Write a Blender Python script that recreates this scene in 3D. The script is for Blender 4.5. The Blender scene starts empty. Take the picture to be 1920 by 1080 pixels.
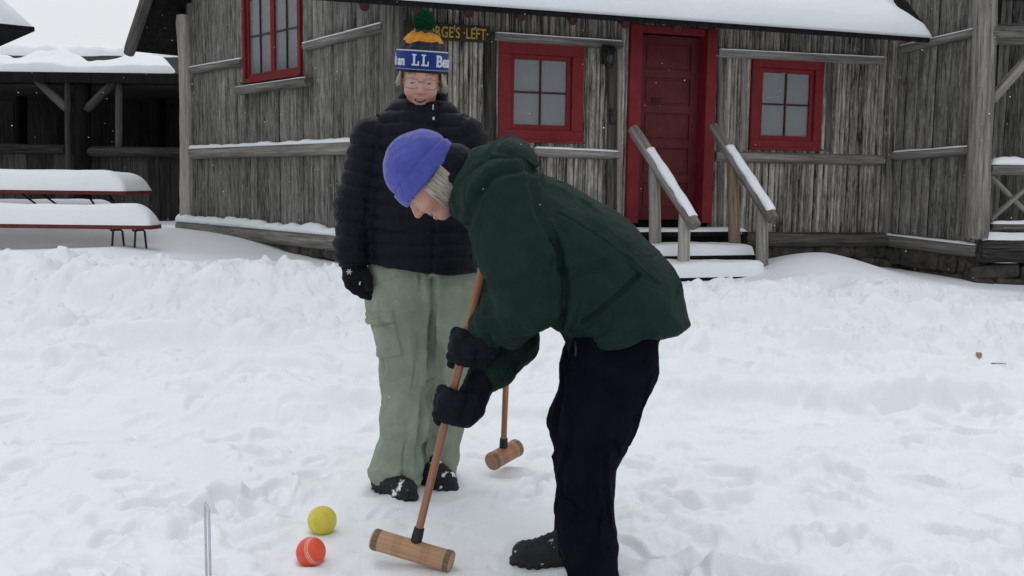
import bpy, bmesh, math, random
import numpy as np
from mathutils import Vector, Matrix, noise as mnoise
random.seed(7)
sc = bpy.context.scene
COL = sc.collection
PI = math.pi
R_ = math.radians

# ------------------------------------------------------------------ camera
CAMH, FPX = 1.16, 1800.0
PITCH, ROLL = math.atan(198/FPX), R_(0.7)
fwd = Vector((0, math.cos(PITCH), -math.sin(PITCH)))
rt0 = Vector((1, 0, 0)); up0 = rt0.cross(fwd)
rt = rt0*math.cos(ROLL) + up0*math.sin(ROLL)
up = up0*math.cos(ROLL) - rt0*math.sin(ROLL)
CAMP = Vector((0, 0, CAMH))
cam = bpy.data.cameras.new("camera"); cam.sensor_width = 36; cam.lens = FPX/1920*36
cam.clip_start = 0.05; cam.clip_end = 3000
camo = bpy.data.objects.new("camera", cam); COL.objects.link(camo)
m = Matrix((rt, up, -fwd)).transposed().to_4x4(); m.translation = CAMP
camo.matrix_world = m
sc.camera = camo

def ray(px, py): return fwd + rt*((px-960)/FPX) + up*((540-py)/FPX)
def P(px, py, Y):
    d = ray(px, py); return CAMP + d*(Y/d.y)
def on_z(px, py, z):
    d = ray(px, py); return CAMP + d*((z-CAMH)/d.z)

# ------------------------------------------------------------------ numpy noise
def _h(ix, iy, iz):
    h = (ix.astype(np.uint32)*np.uint32(374761393) + iy.astype(np.uint32)*np.uint32(668265263) + iz.astype(np.uint32)*np.uint32(2246822519))
    h ^= h >> np.uint32(13); h *= np.uint32(1274126177); h ^= h >> np.uint32(16)
    return (h & np.uint32(0xffff)).astype(np.float32)/32767.5 - 1.0
def vn(p):
    p = np.asarray(p, np.float32)
    i = np.floor(p); f = p-i; i = i.astype(np.int64); f = f*f*f*(f*(f*6-15)+10)
    x, y, z = i[:, 0], i[:, 1], i[:, 2]; u, v, w = f[:, 0], f[:, 1], f[:, 2]
    def lx(yy, zz):
        a = _h(x, yy, zz); return a + (_h(x+1, yy, zz)-a)*u
    a = lx(y, z); b = lx(y+1, z); c = lx(y, z+1); d = lx(y+1, z+1)
    e = a+(b-a)*v; g = c+(d-c)*v
    return e+(g-e)*w
def fbm(p, o=4, gain=.5):
    p = np.asarray(p, np.float32); s = np.zeros(len(p), np.float32); a = 1.; 
    for k in range(o):
        s += a*vn(p*(2.03**k) + 17.3*k); a *= gain
    return s
def n1(x, y=0., z=0.): return mnoise.noise((x+.37, y+.61, z+.23))*1.1
def sstep(a, b, x):
    t = np.clip((x-a)/(b-a), 0, 1); return t*t*(3-2*t)

# ------------------------------------------------------------------ objects
def link(name, mesh, mats, parent=None, mat_world=None, smooth=True):
    o = bpy.data.objects.new(name, mesh); COL.objects.link(o)
    for m_ in (mats if isinstance(mats, (list, tuple)) else [mats]): mesh.materials.append(m_)
    if smooth: mesh.shade_smooth()
    if mat_world is not None: o.matrix_basis = mat_world
    if parent is not None:
        o.parent = parent; o.matrix_parent_inverse = world_of(parent).inverted()
    return o
def world_of(o):
    w = o.matrix_basis.copy()
    return world_of(o.parent) @ o.matrix_parent_inverse @ w if o.parent else w
def np_mesh(name, V, F, attrs=None):
    """V (n,3); F (k,4) or (k,3) numpy"""
    V = np.asarray(V, np.float32); F = np.asarray(F, np.int32)
    me = bpy.data.meshes.new(name)
    me.vertices.add(len(V)); me.vertices.foreach_set("co", V.ravel())
    k = F.shape[1]
    me.loops.add(F.size); me.loops.foreach_set("vertex_index", F.ravel())
    me.polygons.add(len(F)); me.polygons.foreach_set("loop_start", np.arange(0, F.size, k, dtype=np.int32))
    me.update(calc_edges=True)
    for nm, a in (attrs or {}).items():
        at = me.attributes.new(nm, 'FLOAT', 'POINT'); at.data.foreach_set("value", np.asarray(a, np.float32))
    return me
class MB:
    def __init__(s): s.v = []; s.f = []; s.sh = []; s.mi = []
    def add(s, vs, fs, shade=.5, mi=0):
        b = len(s.v); s.v += [tuple(v) for v in vs]; s.f += [tuple(i+b for i in f) for f in fs]
        s.sh += [shade]*len(vs); s.mi += [mi]*len(fs)
    def box(s, c, d, shade=.5, M=None, mi=0, bev=0.0):
        """chamfered box: centre c, full dims d"""
        bm = bmesh.new(); bmesh.ops.create_cube(bm, size=1)
        bmesh.ops.scale(bm, vec=d, verts=bm.verts)
        if bev > 0: bmesh.ops.bevel(bm, geom=bm.edges[:], offset=bev, segments=2, profile=.6, affect='EDGES')
        if M is not None: bmesh.ops.transform(bm, matrix=M, verts=bm.verts)
        bmesh.ops.translate(bm, vec=c, verts=bm.verts)
        bm.verts.index_update()
        s.add([v.co.copy() for v in bm.verts], [[v.index for v in f.verts] for f in bm.faces], shade, mi)
        bm.free()
    def tube(s, pts, rs, n=10, shade=.5, mi=0, cap=True):
        pts = [Vector(p) for p in pts]; vs = []; fs = []
        if not isinstance(rs, (list, tuple)): rs = [rs]*len(pts)
        T = [(pts[min(i+1, len(pts)-1)]-pts[max(i-1, 0)]).normalized() for i in range(len(pts))]
        ref = Vector((0, 0, 1)) if abs(T[0].z) < .9 else Vector((1, 0, 0))
        a = (ref - T[0]*ref.dot(T[0])).normalized()
        for i, p in enumerate(pts):
            a = (a - T[i]*a.dot(T[i])).normalized(); b = T[i].cross(a)
            for k in range(n):
                t = 2*PI*k/n; vs.append(p + (a*math.cos(t)+b*math.sin(t))*rs[i])
        for i in range(len(pts)-1):
            for k in range(n):
                fs.append((i*n+k, i*n+(k+1) % n, (i+1)*n+(k+1) % n, (i+1)*n+k))
        if cap:
            fs.append(tuple(range(n-1, -1, -1))); fs.append(tuple((len(pts)-1)*n+k for k in range(n)))
        s.add(vs, fs, shade, mi)
    def build(s, name, mats, parent=None, mw=None, smooth=False):
        me = bpy.data.meshes.new(name); me.from_pydata(s.v, [], s.f)
        me.polygons.foreach_set("material_index", s.mi)
        at = me.attributes.new("shade", 'FLOAT', 'POINT'); at.data.foreach_set("value", s.sh)
        me.update()
        return link(name, me, mats, parent, mw, smooth)
def empty(name, loc=(0, 0, 0)):
    o = bpy.data.objects.new(name, None); COL.objects.link(o); o.location = loc; o.empty_display_size = .2
    return o
def tag(o, label=None, cat=None, group=None, kind=None):
    if label: o["label"] = label
    if cat: o["category"] = cat
    if group: o["group"] = group
    if kind: o["kind"] = kind
    return o
def smooth_by_angle(o, deg=35):
    o.data.shade_smooth()
    try: o.data.set_sharp_from_angle(angle=R_(deg))
    except Exception: pass
    return o
# ------------------------------------------------------------------ materials
class NT:
    def __init__(s, name):
        s.m = bpy.data.materials.new(name); s.m.use_nodes = True; s.t = s.m.node_tree; s.t.nodes.clear()
        s.out = s.n('ShaderNodeOutputMaterial'); s.b = s.n('ShaderNodeBsdfPrincipled'); s.l(s.b.outputs[0], s.out.inputs[0])
    def n(s, t, **kw):
        x = s.t.nodes.new(t)
        for k, v in kw.items(): setattr(x, k, v)
        return x
    def l(s, a, b): s.t.links.new(a, b)
    def coord(s, kind='Object', scale=(1, 1, 1), loc=(0, 0, 0)):
        c = s.n('ShaderNodeTexCoord'); mp = s.n('ShaderNodeMapping'); mp.inputs['Scale'].default_value = scale; mp.inputs['Location'].default_value = loc
        s.l(c.outputs[kind], mp.inputs[0]); return mp.outputs[0]
    def noise(s, co, scale=1, detail=4, rough=.55, dist=0):
        x = s.n('ShaderNodeTexNoise'); x.inputs['Scale'].default_value = scale; x.inputs['Detail'].default_value = detail
        x.inputs['Roughness'].default_value = rough; x.inputs['Distortion'].default_value = dist; s.l(co, x.inputs['Vector']); return x.outputs['Fac']
    def ramp(s, fac, stops, interp='LINEAR'):
        r = s.n('ShaderNodeValToRGB'); r.color_ramp.interpolation = interp; e = r.color_ramp.elements
        while len(e) < len(stops): e.new(.5)
        for i, (p, c) in enumerate(stops):
            e[i].position = p; e[i].color = (*c, 1) if len(c) == 3 else c
        s.l(fac, r.inputs[0]); return r.outputs[0]
    def math(s, op, a, b=None, clamp=False):
        x = s.n('ShaderNodeMath', operation=op, use_clamp=clamp)
        for i, v in enumerate((a, b)):
            if v is None: continue
            if isinstance(v, (int, float)): x.inputs[i].default_value = v
            else: s.l(v, x.inputs[i])
        return x.outputs[0]
    def mix(s, fac, a, b, blend='MIX'):
        x = s.n('ShaderNodeMix', data_type='RGBA', blend_type=blend)
        for i, v in ((0, fac), (6, a), (7, b)):
            if isinstance(v, (int, float)): x.inputs[i].default_value = v
            elif isinstance(v, tuple): x.inputs[i].default_value = (*v, 1) if len(v) == 3 else v
            else: s.l(v, x.inputs[i])
        return x.outputs[2]
    def attr(s, name): return s.n('ShaderNodeAttribute', attribute_name=name).outputs['Fac']
    def bump(s, h, strength=.3, dist=.01):
        x = s.n('ShaderNodeBump'); x.inputs['Strength'].default_value = strength; x.inputs['Distance'].default_value = dist
        s.l(h, x.inputs['Height']); s.l(x.outputs[0], s.b.inputs['Normal']); return x
    def base(s, c):
        if isinstance(c, tuple): s.b.inputs['Base Color'].default_value = (*c, 1)
        else: s.l(c, s.b.inputs['Base Color'])
    def set(s, **kw):
        for k, v in kw.items(): s.b.inputs[k.replace('_', ' ')].default_value = v
        return s

def wood_mat(name, dark, mid, light, contrast=(.34, .5, .68), fine=(55, 55, 2.2), bump=.6, patch=.5, rnd=1.0, flake=0.0):
    """weathered timber, grain along local Z; flake = broken bark and lichen over the streaks"""
    t = NT(name)
    c1 = t.coord(scale=fine); f1 = t.noise(c1, 1, 6, .70, .35)
    c2 = t.coord(scale=(fine[0]*.28, fine[1]*.28, fine[2]*.4)); f2 = t.noise(c2, 1, 4, .6)
    f = t.math('ADD', t.math('MULTIPLY', f1, .62), t.math('MULTIPLY', f2, .38))
    sh = t.math('MULTIPLY', t.math('SUBTRACT', t.attr('shade'), .5), .22*rnd)
    f = t.math('ADD', f, sh)
    if flake:
        c4 = t.coord(scale=(26, 26, 8)); f4 = t.noise(c4, 1, 6, .72, .8); c5 = t.coord(scale=(7, 7, 3.2)); f5 = t.noise(c5, 1, 5, .65, .4)
        f = t.math('ADD', f, t.math('MULTIPLY', t.math('SUBTRACT', t.math('ADD', t.math('MULTIPLY', f4, .6), t.math('MULTIPLY', f5, .4)), .5), flake))
    col = t.ramp(f, [(contrast[0], dark), (contrast[1], mid), (contrast[2], light)])
    c3 = t.coord(scale=(1.7, 1.7, 1.1)); f3 = t.noise(c3, 1, 5, .6)
    tint = t.ramp(f3, [(.3, (1-patch*.52, 1-patch*.56, 1-patch*.62)), (.55, (.97, .94, .90)), (.75, (1.12, 1.1, 1.06))])
    t.base(t.mix(1.0, col, tint, 'MULTIPLY'))
    t.set(Roughness=.9); t.b.inputs['Specular IOR Level'].default_value = .2
    t.bump(f, bump, .012)
    return t.m
def plain_mat(name, col, rough=.6, var=.25, scale=30, bump=.1, metal=0, spec=.4, bdist=.003):
    t = NT(name); co = t.coord(); f = t.noise(co, scale, 5, .6)
    a = tuple(c*(1-var) for c in col); b = tuple(min(1, c*(1+var)) for c in col)
    t.base(t.ramp(f, [(.3, a), (.7, b)])); t.set(Roughness=rough, Metallic=metal)
    t.b.inputs['Specular IOR Level'].default_value = spec
    if bump: t.bump(f, bump, bdist)
    return t.m
def snow_mat(name, sc_=1.0, tint=(.865, .89, .925)):
    t = NT(name); co = t.coord()
    f = t.noise(co, 28*sc_, 6, .65); g = t.noise(co, 160*sc_, 3, .6)
    big = t.noise(co, 1.3, 4, .6)
    t.base(t.ramp(big, [(.3, tuple(c*.975 for c in tint)), (.7, tint)]))
    t.set(Roughness=.75); t.b.inputs['Specular IOR Level'].default_value = .25
    t.bump(t.math('ADD', f, t.math('MULTIPLY', g, .5)), .42, .012)
    return t.m
def paint_mat(name, col, worn, amount=.62, rough=.65):
    t = NT(name); co = t.coord(); f = t.noise(co, 9, 7, .72); g = t.noise(t.coord(scale=(70, 70, 9)), 1, 5, .65)
    body = t.ramp(t.math('ADD', t.math('MULTIPLY', t.noise(co, 4, 5, .65), .6), t.math('MULTIPLY', g, .4)), [(.3, tuple(c*.58 for c in col)), (.52, col), (.72, tuple(c*1.22+.006 for c in col))])
    k = t.ramp(t.math('ADD', t.math('MULTIPLY', f, .6), t.math('MULTIPLY', g, .4)), [(amount-.03, (0, 0, 0)), (amount+.02, (1, 1, 1))])
    t.base(t.mix(t.math('MULTIPLY', k, .75), body, worn)); t.set(Roughness=rough); t.b.inputs['Specular IOR Level'].default_value = .25
    t.bump(t.math('ADD', g, t.math('MULTIPLY', k, -.6)), .4, .005); return t.m
def hair_mat(name, a_, b_):
    t = NT(name); f = t.noise(t.coord(scale=(330, 330, 16)), 1, 4, .65); t.base(t.ramp(f, [(.34, a_), (.66, b_)])); t.set(Roughness=.45); t.b.inputs['Specular IOR Level'].default_value = .35
    t.bump(f, .5, .003); return t.m
def wrinkle_bump(t, extra, strength=.3, scale=17, dist=.012):
    """fine creases of cloth: warped ridged noise"""
    co = t.coord(scale=(1, 1, .6)); r = t.math('ABSOLUTE', t.math('SUBTRACT', t.noise(co, scale, 3, .55, 1.6), .5)); r2 = t.math('ABSOLUTE', t.math('SUBTRACT', t.noise(co, scale*2.6, 3, .55, 1.2), .5))
    h = t.math('ADD', t.math('MULTIPLY', r, -1.6), t.math('MULTIPLY', r2, -.5)); h = t.math('ADD', h, t.math('MULTIPLY', extra, .25))
    return t.bump(h, strength, dist)
def cloth_mat(name, col, var=.15, rough=.85, scale=14, weave=420, sheen=.2, bump=.12, spec=.2, patch=None):
    t = NT(name); co = t.coord(); f = t.noise(co, scale, 5, .6); w = t.noise(co, weave, 2, .5)
    a = tuple(c*(1-var) for c in col); b = tuple(min(1, c*(1+var)) for c in col)
    t.base(t.ramp(f, [(.3, a), (.7, b)])); t.set(Roughness=rough); t.b.inputs['Specular IOR Level'].default_value = spec
    t.b.inputs['Sheen Weight'].default_value = sheen; t.b.inputs['Sheen Roughness'].default_value = .4
    wrinkle_bump(t, t.math('ADD', f, w), bump*2); return t.m

M = {}
M['snow'] = snow_mat('snow')
M['bark_wall'] = wood_mat('streaked_bark_slab', (.022, .020, .018), (.255, .243, .222), (.62, .60, .56), (.375, .50, .68), (75, 75, 3.0), 1.0, .45, .6, .5)
M['grey_wall'] = wood_mat('grey_weathered_slab', (.026, .026, .025), (.165, .161, .154), (.42, .415, .40), (.36, .5, .70), (120, 120, 5), .8, .4, .4, .4)
M['log'] = wood_mat('grey_log', (.030, .029, .028), (.19, .184, .175), (.40, .39, .372), (.32, .5, .7), (60, 60, 2.4), .7, .45, .8)
M['dark_log'] = wood_mat('dark_log', (.012, .011, .011), (.075, .071, .067), (.21, .20, .19), (.33, .5, .7), (60, 60, 2.4), .7, .5, .8)
M['pale_log'] = wood_mat('pale_peeled_log', (.085, .081, .075), (.30, .29, .27), (.52, .505, .475), (.32, .5, .7), (60, 60, 2.4), .5, .4, .6)
M['new_wood'] = wood_mat('new_cut_wood', (.12, .09, .06), (.31, .25, .175), (.46, .38, .29), (.33, .5, .7), (60, 60, 2.4), .4, .35)
M['black_wood'] = wood_mat('dark_stained_board', (.002, .002, .002), (.009, .009, .010), (.024, .024, .025), (.34, .5, .7), (30, 30, 1.6), .5, .5)
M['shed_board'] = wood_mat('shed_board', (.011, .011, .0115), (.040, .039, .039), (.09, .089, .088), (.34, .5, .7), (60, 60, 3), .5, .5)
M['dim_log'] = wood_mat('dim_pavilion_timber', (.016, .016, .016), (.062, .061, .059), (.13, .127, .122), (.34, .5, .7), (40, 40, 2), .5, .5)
M['red'] = paint_mat('red_trim_paint', (.175, .0135, .018), (.10, .05, .045))
M['dull_red'] = paint_mat('dull_red_paint', (.045, .012, .012), (.05, .03, .03), .58)
M['door_red'] = paint_mat('dark_red_door_paint', (.100, .0125, .012), (.04, .018, .018), .66, .55)
M['curtain'] = plain_mat('grey_curtain', (.12, .132, .137), .9, .12, 6, .15)
M['stone'] = plain_mat('foundation_stone', (.060, .053, .046), .95, .65, 9, 1.0, bdist=.05)
M['shingle'] = plain_mat('dark_shingle', (.02, .02, .021), .9, .5, 30, .5)
M['iron'] = plain_mat('black_iron', (.012, .012, .013), .5, .3, 40, .1)
M['wire'] = plain_mat('galvanised_wire', (.55, .57, .62), .4, .1, 40, .02, metal=.4)
def glass_mat():
    t = NT('window_glass'); t.base((.36, .38, .395)); t.set(Roughness=.10, Alpha=.25); t.b.inputs['Specular IOR Level'].default_value = .9
    return t.m
M['glass'] = glass_mat()

# ------------------------------------------------------------------ logs / snow pieces
def log(name, a, b, ra, rb=None, mat=None, parent=None, sides=14, rough=.06, flat=1.0, bend=0.0, shade=None):
    """round timber from a to b, mesh in its own frame with Z along the grain"""
    a = Vector(a); b = Vector(b); rb = rb or ra; L = (b-a).length; T = (b-a).normalized()
    ref = Vector((0, 0, 1)) if abs(T.z) < .9 else Vector((0, -1, 0))
    X = (ref - T*ref.dot(T)).normalized(); Y = T.cross(X)
    n = max(4, int(L/.09)); sd = random.random()*90; V = []; F = []
    for i in range(n+1):
        t = i/n; r = ra+(rb-ra)*t
        edge = 1 - .12*max(0, 1-min(t, 1-t)*L/.03)
        off = (n1(sd, t*L*.9)*.25*ra*bend, n1(sd+5, t*L*.9)*.25*ra*bend)
        for k in range(sides):
            th = 2*PI*k/sides
            rr = r*edge*(1+rough*(n1(sd+math.cos(th)*1.1, math.sin(th)*1.1, t*L*3)+.6*n1(sd+math.cos(th)*3, math.sin(th)*3, t*L*9)))
            V.append((rr*math.cos(th)+off[0], rr*math.sin(th)*flat+off[1], t*L))
    for i in range(n):
        for k in range(sides):
            F.append((i*sides+k, i*sides+(k+1) % sides, (i+1)*sides+(k+1) % sides, (i+1)*sides+k))
    F.append(tuple(range(sides-1, -1, -1))); F.append(tuple(n*sides+k for k in range(sides)))
    mb = MB(); mb.add(V, F, random.random() if shade is None else shade)
    mw = Matrix((X, Y, T)).transposed().to_4x4(); mw.translation = a
    o = mb.build(name, mat or M['log'], parent, mw, True)
    return smooth_by_angle(o, 50)
def ridge_snow(name, pts, w, h, parent=None, seed=0, t0=None):
    """lumpy half-round snow lying along a polyline of points (its underside)"""
    pts = [Vector(p) for p in pts]; L = sum((pts[i+1]-pts[i]).length for i in range(len(pts)-1)); n = max(8, int(L/.035))
    V = []; F = []; K = 9; cum = [0]
    for i in range(len(pts)-1): cum.append(cum[-1]+(pts[i+1]-pts[i]).length)
    for i in range(n+1):
        s = L*i/n; j = 0
        while j < len(pts)-2 and s > cum[j+1]: j += 1
        q = (s-cum[j])/(cum[j+1]-cum[j]); p = pts[j].lerp(pts[j+1], q); T = (pts[j+1]-pts[j]).normalized()
        side = T.cross(Vector((0, 0, 1))).normalized(); upv = side.cross(T).normalized()
        d = min(s, L-s); e = min(1, d/(w*.6)); e = math.sqrt(max(0, 1-(1-e)**2))
        hh = h*e*(1+.35*n1(seed+s*4, 1)+.2*n1(seed+s*14, 3)); ww = w*(.35+.65*e)*(1+.18*n1(seed+s*6, 9))
        for k in range(K):
            th = PI*k/(K-1); V.append(p+side*(ww*math.cos(th))+upv*(max(0.002, hh)*math.sin(th)**.8 - .004))
    for i in range(n):
        for k in range(K-1): F.append((i*K+k, i*K+k+1, (i+1)*K+k+1, (i+1)*K+k))
        F.append((i*K, (i+1)*K, (i+1)*K+K-1, i*K+K-1))
    mb = MB(); mb.add(V, F); return mb.build(name, M['snow'], parent, None, True)
def sheet_snow(name, O, U, S, N, LU, LS, thick, eu0, eu1, es0, es1, parent=None, seed=0, du=.06, lump=.15, mask=None, fall=.5):
    """snow blanket over the rectangle O + U*[0,LU] + S*[0,LS], rounded towards its four borders"""
    nu = max(6, int(LU/du)); ns = max(6, int(LS/du)); 
    uu = np.linspace(0, LU, nu+1); ss = np.linspace(0, LS, ns+1)
    def ed(d, e): q = np.clip(d/e, 0, 1); return (1-(1-q)**2)**fall
    A, B = np.meshgrid(uu, ss, indexing='ij'); A = A.ravel(); B = B.ravel()
    q = np.stack([A*2.2, B*2.2, np.full_like(A, seed*7.7+.5)], 1)
    T = thick*(1+lump*fbm(q, 3))*ed(A, eu0)*ed(LU-A, eu1)*ed(B, es0)*ed(LS-B, es1)
    low = .003
    if mask is not None:                                               # bare where the mask is nought: sink the sheet into what carries it
        mk = mask(A, B); T = np.where(mk <= .002, -.035, T*mk); low = .045
    O, U, S, N = (np.array(x, dtype=float) for x in (O, U, S, N))
    base = O+A[:, None]*U+B[:, None]*S
    V = np.concatenate([base+N*np.maximum(T, -.002 if mask is None else -.035)[:, None], base-N*low]); k = (nu+1)*(ns+1)
    I = np.arange(k).reshape(nu+1, ns+1); q = np.stack([I[:-1, :-1], I[1:, :-1], I[1:, 1:], I[:-1, 1:]], -1).reshape(-1, 4)
    rim = np.concatenate([I[:, 0], I[-1, 1:], I[-2::-1, -1], I[0, -2:0:-1]])
    nx = np.roll(rim, -1); F = np.concatenate([q, q[:, ::-1]+k, np.stack([rim, rim+k, nx+k, nx], 1)])
    if np.dot(np.cross(U, S), N) < 0: F = F[:, ::-1]
    return link(name, np_mesh(name, V, F), M['snow'], parent)
# ================================================================== world and light
w = bpy.data.worlds.new("World"); sc.world = w; w.use_nodes = True
nt = w.node_tree; nt.nodes.clear()
wo = nt.nodes.new('ShaderNodeOutputWorld'); bg = nt.nodes.new('ShaderNodeBackground')
sky = nt.nodes.new('ShaderNodeTexSky'); sky.sky_type = 'NISHITA'; sky.sun_disc = False
SUN_EL, SUN_AZ = R_(62), R_(-18)
sky.sun_elevation = SUN_EL; sky.sun_rotation = SUN_AZ; sky.air_density = 1.0; sky.dust_density = 6.0; sky.ozone_density = 1.0
hs = nt.nodes.new('ShaderNodeHueSaturation'); hs.inputs['Saturation'].default_value = .10
mx = nt.nodes.new('ShaderNodeMix'); mx.data_type = 'RGBA'; mx.inputs[0].default_value = .85; mx.inputs[7].default_value = (12.6, 13.0, 13.5, 1)
nt.links.new(sky.outputs[0], hs.inputs['Color']); nt.links.new(hs.outputs[0], mx.inputs[6]); nt.links.new(mx.outputs[2], bg.inputs[0])
bg.inputs[1].default_value = .10; nt.links.new(bg.outputs[0], wo.inputs[0])
sl = bpy.data.lights.new("sun", 'SUN'); sl.energy = .75; sl.angle = R_(50); sl.color = (1, .985, .96)
so = bpy.data.objects.new("sun", sl); COL.objects.link(so)
sd_ = Vector((math.sin(SUN_AZ)*math.cos(SUN_EL), math.cos(SUN_AZ)*math.cos(SUN_EL), math.sin(SUN_EL)))
so.rotation_euler = sd_.to_track_quat('Z', 'Y').to_euler()
sc.view_settings.view_transform = 'Standard'; sc.view_settings.look = 'None'; sc.view_settings.exposure = -0.55; sc.view_settings.gamma = 1
sc.view_settings.use_curve_mapping = False
sc.cycles.max_bounces = 6; sc.cycles.transparent_max_bounces = 8

# ================================================================== snow ground
rng = np.random.RandomState(5)
FOOT = [(P(740, 925, 3.5), .24), (P(815, 912, 3.64), .2), (P(1005, 1052, 2.9), .22), (P(1110, 1120, 2.68), .22), (on_z(604, 976, .0455), .13), (on_z(583, 1035, .043), .13), (P(780, 1060, 2.79), .18)]
prints = []
for k in range(330):
    y = 2.2+rng.rand()**1.25*5.0; x = (rng.rand()-.5)*1.5*y
    prints.append((x, y, rng.rand()*PI, .06+.07*rng.rand(), .035+.035*rng.rand(), .006+.018*rng.rand()))
for k in range(70):                                                     # clearer boot prints where people have walked
    y = 2.3+rng.rand()*3.2; x = (rng.rand()-.5)*1.3*y; prints.append((x, y, rng.rand()*PI, .135, .052, .020+.012*rng.rand()))
def lerp_pts(x, pts):
    return np.interp(x, [p[0] for p in pts], [p[1] for p in pts])
def ground_big(x, y):
    crest = lerp_pts(x, [(-6, .445), (-3, .445), (-1.6, .445), (0, .385), (1.4, .31), (2.4, .28), (3.2, .22), (4.2, .17), (8, .15)])
    yc = 7.75+.18*vn(np.stack([x*.5, x*0+3, x*0], 1))
    yy_ = y-yc+.16*vn(np.stack([x*1.1, y*.4, x*0+8], 1))+.06*vn(np.stack([x*4, y, x*0+28], 1)); up_ = .30*sstep(-1.28, -1.08, yy_)+.70*sstep(-.72, -.05, yy_)
    back = lerp_pts(x, [(-9, .42), (-5, .45), (-3.9, .49), (-2.6, .36), (-1.2, .30), (1, .25), (2.2, .26), (3.2, .30), (5, .16), (6.5, .1)])
    drop = sstep(.25, 1.15, y-yc)
    h = crest*up_*(1-drop)+back*drop
    # drifts behind the bank
    def g(cx, cy, sx, sy, a): return a*np.exp(-((x-cx)/sx)**2-((y-cy)/sy)**2)
    h += g(3.15, 9.75, .75, .8, .20)+g(2.75, 9.3, .35, .5, .06)+g(-4.6, 11.2, 1.3, 1.0, .06)+g(-5.4, 10.9, 1.4, .45, .15)
    h += .02*np.sin(y*2.4+1.2*vn(np.stack([x*.6, y*.6, x*0+1], 1)))*sstep(8.5, 9, y)
    # long ruts and ridges across the yard
    def ridge(y0, wdt, a, ph):
        yy = y0+.16*vn(np.stack([x*.7+ph, x*0, x*0], 1))+.03*x
        return a*np.exp(-((y-yy)/wdt)**2)*(.55+.45*vn(np.stack([x*.9+ph, x*0+5, x*0], 1)))
    flat = 1-sstep(6.5, 7.0, y)
    h += flat*(ridge(4.95, .13, .095, 1)-ridge(4.58, .18, .07, 1)+ridge(6.05, .14, .075, 7)-ridge(5.72, .2, .06, 7)+ridge(3.9, .12, .035, 11)-ridge(3.62, .16, .03, 11)+ridge(6.6, .12, .06, 15)-ridge(6.35, .12, .04, 15))
    def ledge(y0, a, ph, x0, x1, run=1.1):                             # packed shelf that breaks off towards the camera
        e = y-(y0+.22*vn(np.stack([x*.55+ph, x*0, x*0], 1))+.07*vn(np.stack([x*2.7+ph, y*.8, x*0+3], 1))+.025*vn(np.stack([x*9+ph, y*3, x*0+3], 1)))
        on = sstep(x0-.5, x0+.4, x)*(1-sstep(x1-.4, x1+.5, x))*(.65+.35*vn(np.stack([x*1.3+ph, x*0+2, x*0], 1)))
        return a*on*sstep(-.06, .06, e)*(1-sstep(.25, run, e))
    h += flat*(ledge(4.72, 0.111, 3, -1.9, .6)+ledge(4.95, 0.111, 13, .8, 2.6)+ledge(5.75, 0.078, 23, -4, 1.2)+ledge(5.55, 0.065, 43, 1.8, 5)+ledge(4.2, .05, 33, -4, -1.7)+ledge(4.15, .045, 53, 1.4, 3.2)+ledge(3.55, .03, 63, -1.6, -.4, .7)+ledge(3.5, .035, 73, .8, 2.2, .7))
    return h
def ground_h(x, y):
    h = ground_big(x, y)
    near = 1-sstep(8.4, 8.9, y); bank = sstep(6.35, 6.9, y)*near
    q = np.stack([x, y, x*0], 1)
    warp = .12*np.stack([vn(q*3+5), vn(q*3+50), x*0], 1)
    ww = q+warp
    l1 = vn(ww*np.array([2.6, 3.0, 1])); l2 = 2*np.abs(vn(ww*6.5+3))-.6; l3 = vn(ww*13+9); l4 = 2*np.abs(vn(q*26+1))-.6; l5 = vn(q*55+2)
    patch = sstep(-.45, .35, vn(q*np.array([.9, 1.3, 1])+31))      # smoother, trodden patches among the churned ones
    am = near*(.35+.65*patch)
    h += am*(.030*l1+.022*l2+.0055*l3+.0034*l4+.0014*l5-.010)
    blk = np.abs(vn(ww*3.3+70)); blk2 = np.abs(vn(ww*9+22))
    h += bank*(1-.45*sstep(.30, .45, h))*(.074*(2.0*blk-.6)+.020*(2.0*blk2-.6)+.006*l3+.003*l4)*(.5+.5*sstep(0, .3, h))
    ck = vn(q*np.array([17., 17., 1])+90)                             # little crumbs
    h += near*(.03*sstep(.52, .8, ck))*(.3+.7*bank)
    for (px_, py_, a, r1, r2, d) in prints:                            # y is sorted: rows of the grid
        i0, i1 = np.searchsorted(y, (py_-r1*2.2, py_+r1*2.2))
        if i1 <= i0: continue
        X = x[i0:i1]-px_; mk = np.nonzero(np.abs(X) < r1*2.2)[0]
        if not len(mk): continue
        X = X[mk]; mk = mk+i0; Y = y[mk]-py_; c, s = math.cos(a), math.sin(a)
        rr = np.sqrt(((X*c+Y*s)/r1)**2+((-X*s+Y*c)/r2)**2)
        h[mk] += -d*(1-sstep(.72, 1.0, rr)) + d*.45*np.exp(-((rr-1.25)/.25)**2)
    for i_, (f, r) in enumerate(FOOT):
        dd = np.sqrt((x-f.x)**2+(y-f.y)**2); k = sstep(r*.6, r*1.5, np.sqrt((x-f.x)**2+(np.minimum(y-f.y, (y-f.y)*.55))**2)); h = h*k+(1-k)*(.004+.003*l3)
        if i_ in (4, 5): h += .011*np.exp(-((dd-.050)/.022)**2)*(.8+.5*vn(q*30))
        elif i_ < 4: h += .016*np.exp(-((dd-.10)/.06)**2)*(.7+.6*vn(q*14))
    return h
ys = [1.2]
while ys[-1] < 13.6: ys.append(ys[-1]+.0062+.0018*ys[-1])
ys = [-60., -25, -10, -4, -1, .2, .8]+ys+[14, 15, 16.5, 18, 20, 24, 30, 40, 60, 100, 200, 500, 1200]
tc = list(np.linspace(-.72, .72, 880)); ex = [.75, .8, .9, 1.05, 1.3, 1.7, 2.5, 4, 8, 20, 60]
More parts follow.
